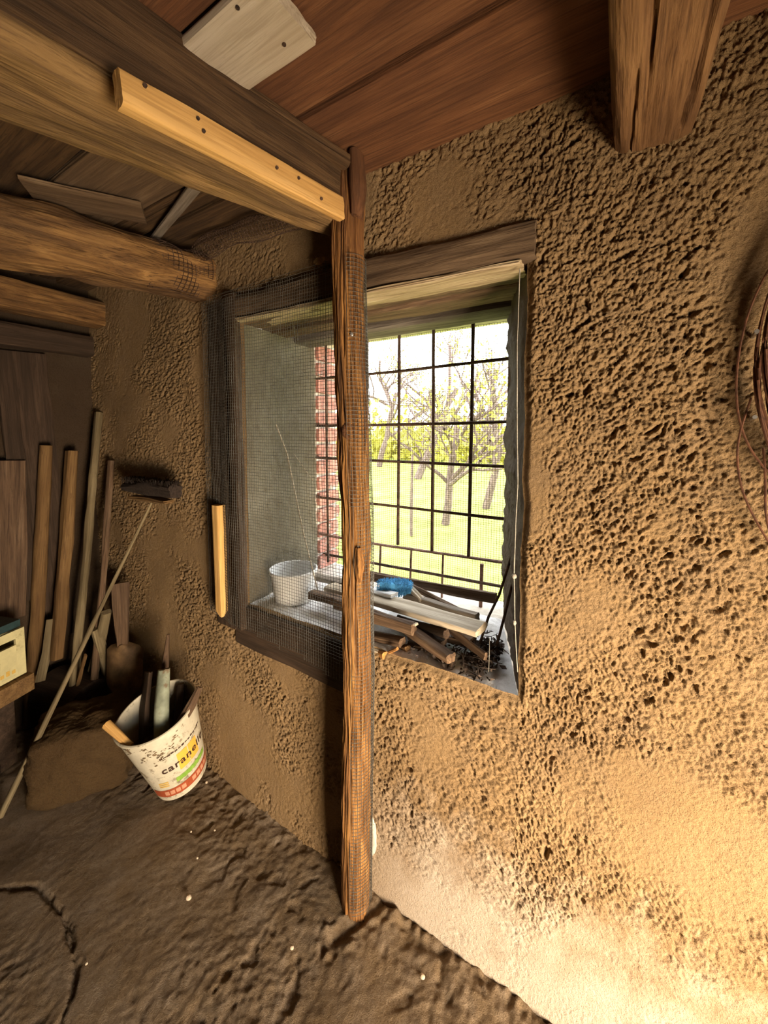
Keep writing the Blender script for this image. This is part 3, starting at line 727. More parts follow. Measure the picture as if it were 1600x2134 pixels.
for k, (va, vb_) in enumerate([(1172, 1222), (1247, 1295)]):
    p = at(770, va, 1, GY2 - .008); q = at(1043, vb_, 1, GY2 - .008)
    loft('horizontal_bar', [(p + (p - q) * 0.9, 0.011, 0.011), (q, 0.011, 0.011)], M_iron, lg, n=8, e=4, res=24, amp=0.0008, seed=8 + k)
b = MB()
ym = 0.53
for x in np.arange(-1.195, -0.35, 0.0105):
    b.tube([(x, ym + 0.001, 0.74), (x + 0.0008, ym, 1.2), (x, ym, 1.82)], 0.00075, 3, False)
for z in np.arange(0.745, 1.82, 0.0085):
    b.tube([(-1.20, ym, z), (-0.8, ym, z + 0.001), (-0.345, ym, z)], 0.00075, 3, False)
tag(b.build('garden_mesh', M_iron, sharp=0), 'fine rectangular garden wire mesh outside behind the iron bars', 'wire mesh', kind='stuff')

# ------------------------------------------------------------------ what lies on the sill
def piece(name, label, a, b_, w, h, mat, cat='plank', group=None, **k):
    kw = dict(n=32, e=5, res=36, amp=0.0035, fine=0.0007, endj=0.002, fr=1.0); kw.update(k)
    o = loft(name, [(a, w, h), (b_, w, h)], mat, **kw)
    return tag(o, label, cat, group or 'woodpile on the sill')
def sp(u, v, y): return at(u, v, 1, y)
piece('wood_plank', 'long grey plank with bleached top, uppermost on the sill woodpile', sp(690, 1222, .20), sp(1003, 1312, .115), 0.075, 0.022, M_pale, seed=1, e=5)
piece('wood_plank', 'dark grey thick lath behind the bleached plank on the sill', sp(845, 1245, .27), sp(995, 1290, .215), 0.030, 0.034, M_greyw, seed=2)
piece('wood_plank', 'long brown board lying flat against the lower iron bars', sp(745, 1196, .395), sp(1034, 1246, .375), 0.022, 0.036, M_oldw, seed=3)
piece('wood_plank', 'thin brown lath slanting down behind the grey lath, against the bars', sp(838, 1212, .33), sp(985, 1288, .29), 0.020, 0.016, M_oldw, seed=4)
piece('wood_lath', 'pale narrow lath leaning beside the blue fibre pad', sp(842, 1212, .29), sp(880, 1252, .25), 0.018, 0.012, M_pale, cat='lath', seed=5)
piece('wood_plank', 'brown split board with white edge at the front of the woodpile', sp(700, 1258, .10), sp(862, 1312, .055), 0.030, 0.036, M_oldw, seed=6, amp=0.004)
piece('wood_plank', 'short heavy brown piece jutting to the front of the sill', sp(845, 1308, .09), sp(940, 1372, .025), 0.036, 0.026, M_oldw, seed=7, amp=0.004)
piece('wood_plank', 'small brown offcut under the split board near the post', sp(705, 1312, .075), sp(838, 1338, .045), 0.034, 0.022, M_oldw, seed=8)
piece('wood_plank', 'lowest brown board in the woodpile, half under the others', sp(700, 1330, .10), sp(900, 1345, .10), 0.05, 0.016, M_oldw, seed=9)
piece('wood_lath', 'thin dark splinter slanting to the debris heap', sp(940, 1312, .14), sp(1012, 1368, .075), 0.012, 0.022, M_oldw, cat='lath', seed=10)
piece('wood_stick', 'round dark stick with an orange sawn end in the woodpile', sp(830, 1290, .16), sp(930, 1322, .085), 0.026, 0.026, M_dark, cat='stick', seed=11, e=2.2)
piece('wood_plank', 'dark board deep inside the woodpile beneath the bleached plank', sp(760, 1285, .19), sp(985, 1335, .15), 0.06, 0.020, M_oldw, seed=12)
piece('wood_stick', 'short orange split stub next to the post on the sill edge', sp(770, 1350, .035), sp(802, 1366, .005), 0.020, 0.020, M_chip, cat='stick', seed=13, e=4, amp=.001, fine=.0005, endj=.001)
piece('wood_stick', 'tiny orange chip on the sill edge right of the stub', sp(805, 1362, .02), sp(828, 1352, .01), 0.010, 0.008, M_chip, cat='stick', seed=14, e=4, amp=.0006, fine=.0003, endj=.0005)
piece('wood_lath', 'white-edged thin lath at the bottom left of the woodpile by the post', sp(700, 1325, .03), sp(790, 1358, .012), 0.012, 0.010, M_pale, cat='lath', seed=15)
piece('wood_stick', 'brown sawn end piece between the lower boards', sp(790, 1338, .10), sp(850, 1352, .05), 0.022, 0.02, M_beam2, cat='stick', seed=16, e=3)
piece('wood_plank', 'thin bleached lath lying along the front split board', sp(720, 1262, .085), sp(868, 1302, .06), 0.016, 0.007, M_pale, seed=31)
piece('wood_stick', 'thin dark twig across the middle of the woodpile', sp(850, 1330, .10), sp(905, 1300, .13), 0.009, 0.009, M_dark, cat='stick', seed=32, e=2.2)
piece('wood_plank', 'dark broken slab between front split board and bleached plank', sp(790, 1288, .12), sp(925, 1340, .09), 0.04, 0.016, M_dark, seed=33)
piece('wood_stick', 'black charred stub in front of the leaf heap', sp(905, 1362, .06), sp(945, 1385, .04), 0.022, 0.018, M_dark, cat='stick', seed=34, e=3)
# white rounded slat end under the blue pad
piece('white_slat', 'white rounded slat end in front of the blue fibre pad', sp(700, 1215, .24), sp(822, 1240, .19), 0.04, 0.012, M_tub, cat='slat', seed=17, e=4)
piece('wood_plank', 'pale plank behind the mesh between white tub and post', sp(655, 1200, .30), sp(745, 1222, .22), 0.05, 0.022, M_greyw, seed=18)
piece('wood_plank', 'brown plank end behind the mesh right of the white tub', sp(650, 1238, .12), sp(735, 1262, .10), 0.04, 0.03, M_oldw, seed=21)

# blue pad
bc = sp(822, 1222, .25)
pad = empty('fibre_pad', bc, 'bright blue shaggy fibre pad on top of the woodpile', 'cleaning pad')
loft('body', [(bc - 0.055 * _R + [0, 0, .004], 0.040, 0.034), (bc + 0.0 * _R, 0.062, 0.045), (bc + 0.06 * _R + [0, 0, -.006], 0.045, 0.042)], M_blue, pad, n=24, e=2.6, res=24, amp=0.005, seed=40)
rs = np.random.RandomState(3)
fib = MB()
for k in range(1500):
    t = rs.uniform(-1, 1); a = rs.uniform(0, 2 * math.pi)
    side = np.cross(_R, _Z)
    nrm = math.cos(a) * side + math.sin(a) * _Z
    base = bc + t * 0.064 * _R + nrm * np.array([0.026, 0.026, 0.021]) * (1 - 0.35 * abs(t) ** 3)
    d = nrm + rs.normal(size=3) * 0.6; d /= np.linalg.norm(d)
    L = rs.uniform(0.007, 0.015)
    fib.tube([base, base + d * L * .6, base + d * L + [0, 0, -0.003]], 0.0009, 3, False)
f_o = fib.build('fibres', M_blue, pad, sharp=0); f_o['kind'] = 'stuff'

# white tub
tc_ = np.array([-1.085, 0.125, 0.753])
tub = empty('plastic_tub', tc_, 'small round white plastic tub on the sill behind the wire mesh', 'tub')
lathe([(0.0001, 0.0), (0.068, 0.0), (0.072, 0.004), (0.088, 0.118), (0.085, 0.118), (0.070, 0.006), (0.0001, 0.005)], 48, Matrix.Translation(Vector(tc_)), 'body', M_tub, tub)
lathe([(0.087, 0.110), (0.0925, 0.111), (0.0935, 0.120), (0.090, 0.123), (0.085, 0.121), (0.085, 0.112), (0.087, 0.110)], 48, Matrix.Translation(Vector(tc_)), 'rim', M_tub, tub)
# thin sticks in the reveal
b = MB(); b.tube([sp(575, 885, .10), sp(598, 945, .11), sp(632, 1110, .13), sp(664, 1238, .14)], 0.0026, 6)
tag(b.build('thin_stick', M_pale), 'long thin pale stick leaning behind the wire mesh', 'stick')
b = MB(); b.tube([sp(612, 945, .20), sp(640, 985, .21), sp(652, 1002, .22)], 0.0012, 5)
tag(b.build('straw_stalk', M_pale), 'short pale stalk caught beside the long thin stick', 'stalk')
b = MB(); b.tube([sp(1066, 1158, .20), sp(1040, 1240, .19), sp(1018, 1285, .18), sp(1000, 1340, .155)], 0.004, 6)
tag(b.build('iron_rod', M_iron), 'thin black rod leaning across the right reveal, the left of two', 'rod')
b = MB(); b.tube([sp(1073, 1195, .12), sp(1052, 1280, .13), sp(1035, 1345, .14)], 0.004, 6)
tag(b.build('iron_rod', M_iron), 'thin black rod leaning in the right reveal corner, the right of two', 'rod')
# leaf litter
rs = np.random.RandomState(12)
lit = MB()
for k in range(420):
    a = abs(rs.normal()) * 0.5
    x = -0.285 - abs(rs.normal()) * 0.055; y = 0.135 + rs.normal() * 0.055
    if k > 330: x = rs.uniform(-0.55, -0.26); y = rs.uniform(0.02, 0.16)
    y = float(np.clip(y, 0.012, 0.34)); x = min(x, -0.235 - y * 0.30)
    hz = 0.03 * math.exp(-((x + 0.30) / 0.06) ** 2 - ((y - 0.13) / 0.06) ** 2)
    L = rs.uniform(0.005, 0.016); w_ = L * rs.uniform(0.25, 0.6)
    E = Euler((rs.normal() * 0.5, rs.normal() * 0.5, rs.uniform(0, 6.28))).to_matrix()
    V = np.array([[-L, 0, 0], [-.2 * L, w_, .002], [L, 0, .003], [-.1 * L, -w_, .002], [0, 0, -.0015]]) @ np.array(E).T
    lit.add(V + [x, y, 0.757 + rs.uniform(0, 1) * hz + 0.002], [(0, 1, 4), (1, 2, 4), (2, 3, 4), (3, 0, 4)])
for k in range(50):
    x = -0.30 - abs(rs.normal()) * 0.06; y = float(np.clip(0.12 + rs.normal() * 0.05, .01, .3)); x = min(x, -0.25 - y * 0.3)
    a = rs.uniform(0, 3.14); L = rs.uniform(0.015, 0.05)
    lit.tube([(x - L * math.cos(a), y - .5 * L * math.sin(a), 0.758 + rs.uniform(0, .015)), (x, y, 0.766 + rs.uniform(0, .02)), (min(x + L * math.cos(a), -.25 - y * .3), y + .5 * L * math.sin(a), 0.758 + rs.uniform(0, .02))], 0.0012, 4, False)
tag(lit.build('leaf_litter', M_leafd, sharp=0), 'dark dry leaves and twigs heaped in the right corner of the sill', 'leaf litter', kind='stuff')
# cord down the right arris
cd = empty('hanging_cord', sp(1080, 560, -.02), 'grey dusty cord hanging down the right edge of the window', 'cord')
b = MB(); cp = [(1083, 560), (1078, 700), (1077, 850), (1079, 1000), (1074, 1100), (1071, 1200), (1073, 1300), (1078, 1400)]
cp = np.array([sp(u, v, -.012) for u, v in cp])
tq = np.linspace(0, len(cp) - 1, 90)
cq = np.stack([np.interp(tq, np.arange(len(cp)), cp[:, k]) for k in range(3)], 1)
cq[:, 0] += 0.0012 * noise2(tq * 3, 0, 5)
b.tube(cq, 0.0010 + 0.0008 * np.abs(noise2(tq * 4, 0, 6)) * 2, 6)
b.build('strand', M_cord, cd)
lump('knot', sp(1071, 1201, -.014), (0.006, 0.005, 0.006), M_cord, cd, amp=.3, nu=12, nv=8)
lump('knot', sp(1072, 1298, -.014), (0.004, 0.004, 0.006), M_cord, cd, amp=.3, nu=12, nv=8)
b = MB(); b.tube([sp(1020, 1330, .10), sp(1019, 1365, .06), sp(1018, 1400, .03)], 0.0009, 4)
tag(b.build('cobweb_strand', M_cord), 'thin pale cobweb strand over the leaf heap', 'cobweb')
# hook on the window head behind the mesh
b = MB(); b.tube([sp(612, 678, .10), sp(614, 700, .10), sp(620, 710, .10), sp(619, 690, .10)], 0.002, 6)
tag(b.build('iron_hook', M_steel), 'small bent wire hook hanging under the lintel behind the mesh', 'hook')

# peg end in the wall and wooden strip
p = at(675, 548, 1, -0.012)
tag(loft('wall_peg', [(p + [0, 0.02, 0], 0.050, 0.026), (p + [0, -0.022, 0], 0.046, 0.022)], M_beam, n=24, e=2.2, res=8, amp=0.002, seed=50, up=(0, 0, 1)), 'round sawn wooden peg end in the wall left of the post', 'peg')
sa = at(455, 1052, 1, -0.035); sb_ = at(463, 1283, 1, -0.035)
tag(loft('wooden_strip', [(sb_ + [0.0, 0, -0.004], 0.010, 0.012), (sb_ + [0, 0, 0.022], 0.040, 0.034), (sa, 0.042, 0.036)], M_fresh, n=32, e=9, res=40, amp=0.001, seed=51, up=(0, 1, 0)),
    'short yellow sawn strip fixed upright on the wall left of the window', 'wooden strip')

# lime smears beside the foot of the post
tag(lump('lime_smear', at(775, 1745, 1, -0.012), (0.016, 0.007, 0.055), M_lime, amp=.3, seed=3), 'white lime smear on the wall at the foot of the post', 'lime smear')

# ------------------------------------------------------------------ coil of rusty wire on the right
coil = empty('wire_coil', (0.40, -0.02, 1.47), 'coil of rusty wire hanging on the rough wall at the right edge', 'wire coil')
rs = np.random.RandomState(8)
def ell(cx, cz, a, bb, y, ph=0, n=90, wob=0.004):
    t = np.linspace(0, 2 * math.pi, n)
    k = 1 + 0.008 * np.sin(3 * t + ph)
    return np.stack([cx + a * k * np.cos(t), y + 0.004 * np.sin(2 * t + ph) , cz + bb * k * np.sin(t) + wob * np.sin(5 * t + ph)], 1)
for k in range(9):
    b = MB(); b.tube(ell(0.402, 1.535 + rs.normal() * 0.012, 0.213 - 0.0026 * k, 0.305 - 0.003 * k, -0.032 - 0.004 * (k % 3), rs.uniform(0, 6), wob=0.002), 0.0024, 6, False)
    b.build('strand', M_rust, coil)
def wire_px(pts, r=0.0019, y=-0.03, n=60):
    q = np.array([at(u, v, 1, y) for u, v in pts])
    t = np.linspace(0, len(q) - 1, n)
    ti = np.arange(len(q))
    c = np.stack([np.interp(t, ti, q[:, k]) for k in range(3)], 1)
    for k in range(3):
        pad = np.r_[[c[0, k]] * 4, c[:, k], [c[-1, k]] * 4]
        c[:, k] = np.convolve(pad, np.ones(9) / 9, 'valid')
    b = MB(); b.tube(c, r, 6)
    return b.build('loose_strand', M_rust, coil)
wire_px([(1640, 500), (1600, 562), (1570, 620), (1546, 690), (1534, 770), (1533, 830), (1540, 880), (1558, 930), (1580, 960), (1600, 985), (1640, 1020)])
wire_px([(1566, 825), (1560, 845), (1547, 880), (1537, 920), (1535, 960), (1541, 1005), (1556, 1050), (1575, 1085), (1600, 1130), (1640, 1180)])
wire_px([(1590, 930), (1593, 970), (1595, 1020), (1594, 1060), (1600, 1100), (1620, 1140)])
for u, v in ((1575, 698), (1571, 872)):
    p = at(u, v, 1, -0.02)
    b = MB(); b.tube([p + [0, .02, 0], p + [-.004, -0.024, 0.002]], 0.0035, 8); b.build('nail', M_steel, coil)

# ------------------------------------------------------------------ left corner: bucket, stone block, tools
BA = np.array(-_R * 0.161 + _Z + (-_FH) * 0.2186); BA /= np.linalg.norm(BA)
BB = np.array([-1.4727, -0.1197, 0.023])
bz = Vector(BA); bx = Vector((1, 0, 0)); bx = (bx - bx.dot(bz) * bz).normalized(); by = bz.cross(bx)
BM = Matrix(((bx[0], by[0], bz[0], BB[0]), (bx[1], by[1], bz[1], BB[1]), (bx[2], by[2], bz[2], BB[2]), (0, 0, 0, 1)))
BH, RB, RT = 0.342, 0.093, 0.1376
def br(h): return RB + (RT - RB) * h / BH
bucket = empty('plastic_bucket', BB, 'dirty white printed plastic bucket tilted on the floor, full of scrap pieces', 'bucket')
lathe([(0.0001, 0.0), (RB - .006, 0.0), (RB, 0.005), (br(BH - .012), BH - .012), (br(BH) + .003, BH - .010), (br(BH) + .004, BH - .002), (br(BH), BH), (br(BH) - .003, BH - .001), (RB - .003, 0.006), (0.0001, 0.005)], 72, BM, 'body', M_white, bucket)
B_AZ = math.radians(2)                                     # where the middle of the print faces
def on_bucket(s, h, off=0.0007):
    """s metres round the bucket from the middle of the print"""
    a = B_AZ + s / br(h)
    r = br(h) + off
    return np.array(BM @ Vector((r * math.cos(a), r * math.sin(a), h)))
def patch(name, s0, s1, h0, h1, mat, off=0.0007, wav=0.0, parent=bucket):
    nu = 24
    V = []
    for k in range(nu + 1):
        s = s0 + (s1 - s0) * k / nu
        w_ = wav * math.sin(k * 1.9)
        V += [on_bucket(s, h0 + w_, off), on_bucket(s, h1 + w_ * 0.6, off)]
    Fc = [(2 * k, 2 * k + 2, 2 * k + 3, 2 * k + 1) for k in range(nu)]
    return mesh_obj(name, V, Fc, mat, parent, BM, 0)
patch('red_band', -0.15, 0.15, 0.030, 0.070, M_redp)
for k in range(11):
    s = -0.105 + k * 0.0195
    if k in (4,): continue
    patch('band_print', s, s + 0.015, 0.040, 0.061, M_pinkp, 0.0011)
patch('green_band', -0.055, 0.075, 0.090, 0.112, M_green, wav=0.0016)
patch('orange_panel', -0.034, 0.005, 0.135, 0.215, M_orange)
patch('orange_panel', 0.008, 0.048, 0.135, 0.215, M_orange)
for s in (-0.115, 0.098):
    for k in range(3):
        patch('ochre_bar', s, s + 0.034, 0.088 + k * 0.010, 0.094 + k * 0.010, M_gold)
def lettering(txt, size, sc, hc, mat, off=0.0014, bold=0.0):
    cu = bpy.data.curves.new('lettering', 'FONT'); cu.body = txt; cu.size = size; cu.align_x = 'CENTER'; cu.offset = bold; cu.space_character = 1.12
    to = bpy.data.objects.new('lettering', cu); COL.objects.link(to)
    bpy.context.view_layer.update()
    me = bpy.data.meshes.new_from_object(to.evaluated_get(bpy.context.evaluated_depsgraph_get()))
    V = [on_bucket(sc + v.co.x, hc + v.co.y, off) for v in me.vertices]
    Fc = [tuple(p.vertices) for p in me.polygons]
    bpy.data.objects.remove(to); bpy.data.curves.remove(cu); bpy.data.meshes.remove(me)
    return mesh_obj('lettering', V, Fc, mat, bucket, BM, 0)
lettering('caranello', 0.044, 0.0, 0.160, M_ink, bold=0.0008)
for k in range(14):                                         # the fine line above is too worn to read: broken dashes
    s = -0.085 + k * 0.0125
    patch('worn_print', s, s + 0.0095, 0.232 + 0.002 * (k % 2), 0.238 + 0.003 * ((k * 7) % 3 == 0), M_ink, 0.0009)

rs = np.random.RandomState(17); b = MB()
clus = [(rs.uniform(-0.19, 0.0), BH - 0.018 - abs(rs.normal()) * 0.05) for _ in range(11)]
for k in range(95):
    s, h = clus[k % 11]; s += rs.normal() * 0.009; h = min(h + rs.normal() * 0.007, BH - .014); r_ = rs.uniform(0.0012, 0.0058)
    c_ = on_bucket(s, h, 0.0004); t1 = on_bucket(s + .01, h, 0.0004) - c_; t1 /= np.linalg.norm(t1); t2 = on_bucket(s, h + .01, 0.0004) - c_; t2 /= np.linalg.norm(t2); nn_ = np.cross(t1, t2)
    ring = [c_ + (t1 * math.cos(a) * 1.0 + t2 * math.sin(a) * 0.7) * r_ * rs.uniform(.35, 1.5) for a in np.arange(9) * 2 * math.pi / 9]
    b.add(np.array([c_ + nn_ * 0.0018] + ring), [(0, 1 + i_, 1 + (i_ + 1) % 9) for i_ in range(9)])
x = b.build('mud_splashes', M_mud, bucket, sharp=0); x['kind'] = 'stuff'
def inb(u, v, dpt):
    """a point in or above the bucket at a given distance from the camera along its axis"""
    d = _F + (u - PX0) / F_PX * _R + (PY0 - v) / F_PX * _U
    return CAM + d * dpt
def thing_loft(name, label, cat, st, mat, **k):
    kw = dict(n=24, e=2.2, res=30, amp=0.002, fine=0.001, endj=0.003); kw.update(k)
    return tag(loft(name, st, mat, **kw), label, cat, 'scrap pieces in the white bucket')
thing_loft('metal_tube', 'green-grey weathered tube standing in the white bucket', 'tube', [(inb(337, 1565, 1.44), .058, .05), (inb(336, 1480, 1.46), .056, .05), (inb(342, 1395, 1.52), .046, .04)], M_tube, seed=60, up=(0, 1, 0))
thing_loft('wood_scrap', 'broad dark board standing in the bucket left of the tube', 'board', [(inb(300, 1565, 1.49), .022, .085), (inb(301, 1475, 1.53), .022, .09), (inb(310, 1400, 1.58), .02, .07)], M_dark, seed=61, e=6, up=(0, 1, 0), roll=1.35)
thing_loft('wood_scrap', 'tall pointed dark wood piece behind the tube in the bucket', 'board', [(inb(330, 1540, 1.53), .03, .06), (inb(343, 1400, 1.58), .03, .06), (inb(351, 1322, 1.63), .01, .016)], M_oldw, seed=62, e=4, up=(0, 1, 0), roll=1.0)
thing_loft('wood_scrap', 'brown stick leaning right out of the bucket to the wall', 'stick', [(inb(352, 1548, 1.42), .024, .034), (inb(398, 1470, 1.47), .024, .034), (inb(416, 1432, 1.51), .014, .022)], M_oldw, seed=63, e=4, up=(0, 1, 0))
thing_loft('wood_scrap', 'short orange-brown stick resting on the left rim of the bucket', 'stick', [(inb(221, 1508, 1.385), .028, .022), (inb(272, 1555, 1.375), .022, .018)], M_fresh, seed=64, e=3)
thing_loft('wood_scrap', 'dark bent piece inside the bucket right of the tube', 'board', [(inb(368, 1540, 1.50), .03, .07), (inb(376, 1430, 1.60), .03, .07)], M_dark, seed=65, e=4, up=(0, 1, 0), roll=1.2)
lump('fill', BB + BA * 0.20, (0.085, 0.085, 0.05), M_dark, bucket, amp=.25, seed=9, f=3)

# stone block
A_, B_ = at(56, 1695, 2, 0), at(268, 1625, 2, 0)
ex = (B_ - A_); L_ = np.linalg.norm(ex); ex /= L_; ey = np.array([-ex[1], ex[0], 0])
bcn = (A_ + B_) / 2 + ey * 0.105 + [0, 0, 0.122]
Rb = Matrix(((ex[0], ey[0], 0), (ex[1], ey[1], 0), (0, 0, 1)))
tag(lump('stone_block', bcn, (L_ / 2 * 1.02, 0.125, 0.137), M_stone, R=Rb, amp=.07, e=8, seed=5, nu=150, nv=110, f=3.2), 'big rounded brown stone block on the floor left of the white bucket', 'stone block')

# broom standing head up against the wall
hb, ht = at(0, 1702, 2, 0.012), at(316, 1048, 1, -0.075)
broom = empty('broom', hb, 'old broom standing head up, leaning on the wall beside the strip', 'broom')
loft('handle', [(hb + (hb - ht) * 0.0, 0.021, 0.021), ((hb + ht) / 2, 0.018, 0.018), (ht, 0.009, 0.009)], M_polegrey, broom, n=14, e=2, res=40, amp=0.0015, seed=70, up=(0, 1, 0))
hl, hr = at(277, 1036, 1, -0.072), at(352, 1046, 1, -0.072)
loft('head_block', [(hl, 0.045, 0.016), ((hl + hr) / 2 + [0, 0, 0.006], 0.05, 0.022), (hr, 0.045, 0.016)], M_pole, broom, n=24, e=4, res=16, amp=0.003, seed=71, endj=0.006)
cl, crr = at(268, 1012, 1, -0.070), at(366, 1024, 1, -0.070)
loft('bristles', [(cl + [0.0, 0, -.004], 0.06, 0.045), ((cl + crr) / 2 + [0, 0, 0.008], 0.07, 0.07), (crr, 0.055, 0.055)], M_bristle, broom, n=30, e=2.6, res=24, amp=0.006, fine=0.004, seed=72)
rs = np.random.RandomState(6); b = MB()
for k in range(900):
    t = rs.uniform(0, 1); p = cl * (1 - t) + crr * t + [0, rs.uniform(-.028, .028), 0.008]
    d = np.array([(t - .5) * 0.5 + rs.normal() * .15, rs.normal() * .2, 1.0])
    b.tube([p, p + d * 0.018, p + d * rs.uniform(0.026, 0.040) + [0, 0, -.002]], 0.0008, 3, False)
x = b.build('bristle_tips', M_bristle, broom, sharp=0); x['kind'] = 'stuff'

# poles and boards leaning in the corner
def pole(name, label, cat, a, b_, w, h, mat, **k):
    kw = dict(n=16, e=2.2, res=40, amp=0.003, fine=0.001, up=(0, 1, 0)); kw.update(k)
    return tag(loft(name, [(a, w, h), ((np.asarray(a) + np.asarray(b_)) / 2 + [0.004, 0.003, 0], w * .97, h * .97), (b_, w * .92, h * .92)], mat, **kw), label, cat, 'poles and boards in the left corner')
def xw(u, v, x): return at(u, v, 0, x)
pole('wooden_pole', 'thick orange-brown pole leaning in the left corner, in front of the others', 'pole', at(62, 1512, 2, 0.0), xw(96, 928, -2.335), .055, .055, M_pole, seed=80)
pole('wooden_pole', 'brown squared pole with a bright sawn top, second from the front', 'pole', xw(118, 1372, -2.25), xw(150, 940, -2.335), .056, .05, M_pole, seed=81, e=4)
pole('wooden_pole', 'slim grey pole between the bright-topped pole and the broom', 'pole', xw(150, 1460, -2.14), xw(206, 860, -2.30), .036, .036, M_polegrey, seed=82)
pole('wooden_pole', 'dark thin pole close to the wall right of the slim grey pole', 'pole', xw(196, 1420, -2.10), xw(232, 960, -2.18), .03, .03, M_oldw, seed=83)
pole('leaning_board', 'wide dark board leaning left on the side wall under the beam', 'board', xw(120, 1330, -2.385), xw(58, 735, -2.392), .018, .14, M_dark, seed=84, e=7, n=24)
pole('leaning_board', 'narrow dark board leaning furthest left at the photo edge', 'board', xw(60, 1250, -2.375), xw(8, 730, -2.392), .018, .07, M_dark, seed=85, e=7, n=24)
pole('leaning_board', 'red-brown board low behind the front pole at the left edge', 'board', xw(20, 1290, -2.33), xw(22, 960, -2.36), .022, .11, M_oldw, seed=86, e=7, n=24)
pole('leaning_board', 'olive board with slanting foot, left leg of the V behind the block', 'board', at(178, 1475, 2, 0.01) + np.array([0, 0, 0.03]), xw(222, 1275, -2.05), .03, .045, M_polegrey, seed=87, e=6, n=20)
pole('leaning_board', 'olive board with slanting foot, right leg of the V behind the block', 'board', at(240, 1480, 2, 0.01) + np.array([0, 0, 0.03]), xw(200, 1310, -2.10), .03, .045, M_polegrey, seed=88, e=6, n=20)
pole('thin_stick', 'thin straight stick under the broom handle behind the stone block', 'stick', at(138, 1500, 2, 0.0), xw(178, 1365, -2.00), .014, .014, M_pole, seed=89)
pole('leaning_board', 'pale yellow slat standing behind the front pole', 'slat', xw(84, 1420, -2.26), xw(106, 1290, -2.28), .012, .035, M_polegrey, seed=90, e=6, n=20)
pole('wood_log', 'short dark log section lying under the bright-topped pole', 'log', (-2.34, -0.24, 0.13), (-2.08, -0.19, 0.13), .23, .23, M_dark, seed=91, n=24, up=(0, 0, 1))

# shovel
spc = at(258, 1390, 1, -0.10)
shovel = empty('shovel', spc, 'rusty shovel with rounded blade standing behind the bucket', 'shovel')
def blade():
    nu, nv = 14, 14
    V = []; dep = (spc - CAM) @ _F
    for i_ in range(nu + 1):
        t = i_ / nu
        hw = 0.085 * min(1.0, (1 - (1 - min(t * 3.2, 1)) ** 2) ** .5 + 0.15) * (1 - max(0, t - .75) ** 2 * 7)
        for j_ in range(nv + 1):
            s = j_ / nv * 2 - 1
            V.append(spc + _R * hw * s + _Z * (0.115 - 0.24 * t) + _FH * (-0.02 + 0.035 * s * s - 0.02 * t))
    V = np.array(V); n1 = len(V); V2 = V + _FH * 0.003
    g = lambda a, b_: a * (nv + 1) + b_
    Fc = [(g(a, b_), g(a + 1, b_), g(a + 1, b_ + 1), g(a, b_ + 1)) for a in range(nu) for b_ in range(nv)]
    Fc += [tuple(n1 + k for k in reversed(f)) for f in Fc]
    rim = [g(a, 0) for a in range(nu)] + [g(nu, b_) for b_ in range(nv)] + [g(a, nv) for a in range(nu, 0, -1)] + [g(0, b_) for b_ in range(nv, 0, -1)]
    Fc += [(rim[k], rim[(k + 1) % len(rim)], n1 + rim[(k + 1) % len(rim)], n1 + rim[k]) for k in range(len(rim))]
    return np.r_[V, V2], Fc
V, Fc = blade()
mesh_obj('blade', V, Fc, plain('rusty_blade', (0.17, 0.10, 0.045), 0.7, 0.35, 20, 0.001), shovel, Matrix.Translation(Vector(spc)), 40)
loft('shaft', [(spc + _Z * 0.075 + _FH * .0, 0.040, 0.034), (at(250, 1215, 1, -0.075), 0.075, 0.024)], M_oldw, shovel, n=20, e=5, res=20, amp=0.003, seed=93, up=(0, 1, 0), roll=1.0)

# crate at the left edge
c0, c1 = xw(52, 1340, -2.12), xw(-70, 1400, -2.06)
crate = empty('fruit_crate', c1, 'yellow printed crate with a dark hand hole at the left edge', 'crate')
dx = c1 - c0; dx[2] = 0; dl = np.linalg.norm(dx); dx /= dl; dn = np.array([dx[1], -dx[0], 0])
if dn[0] < 0: dn = -dn
Rm = np.stack([dx, -dn, _Z], 1)
mid = (c0 + c1) / 2; mid[2] = 0.0
zb, zt = xw(25, 1412, -2.1)[2], xw(25, 1318, -2.1)[2]
hm = xw(17, 1345, -2.1); hs = (hm - mid) @ dx; hz0 = hm[2]
def cbox(name, s0, s1, d0, d1, z0, z1, mat):
    b = MB(); b.box(mid + dx * (s0 + s1) / 2 - dn * (d0 + d1) / 2 + _Z * ((z0 + z1) / 2), s1 - s0, d1 - d0, z1 - z0, Rm)
    return b.build(name, mat, crate)
h2 = dl / 2
cbox('front_panel', -h2, hs - .028, 0, .012, zb, zt, M_crate); cbox('front_panel', hs + .028, h2, 0, .012, zb, zt, M_crate)
cbox('front_panel', hs - .028, hs + .028, 0, .012, zb, hz0 - .013, M_crate); cbox('front_panel', hs - .028, hs + .028, 0, .012, hz0 + .013, zt, M_crate)
cbox('side_panel', -h2, -h2 + .012, .012, .26, zb, zt, M_crate); cbox('side_panel', h2 - .012, h2, .012, .26, zb, zt, M_crate)
cbox('base', -h2, h2, .0, .26, zb - .012, zb, M_crate)
cbox('cover', -h2, h2, .02, .26, zt, zt + .03, M_crateg)
for k in range(5):
    cbox('print_mark', hs - .02 + k * .02, hs - .008 + k * .02, -.0015, .0, zb + .012, zb + .026 + .006 * (k % 2), M_gold)
b = MB(); b.box(mid - dn * 0.11 + _Z * (zb - .012 - .04), dl * 1.1, 0.27, 0.07, Rm)
tag(b.build('wooden_shelf_board', M_pole), 'orange-brown wooden board carrying the yellow crate', 'board')
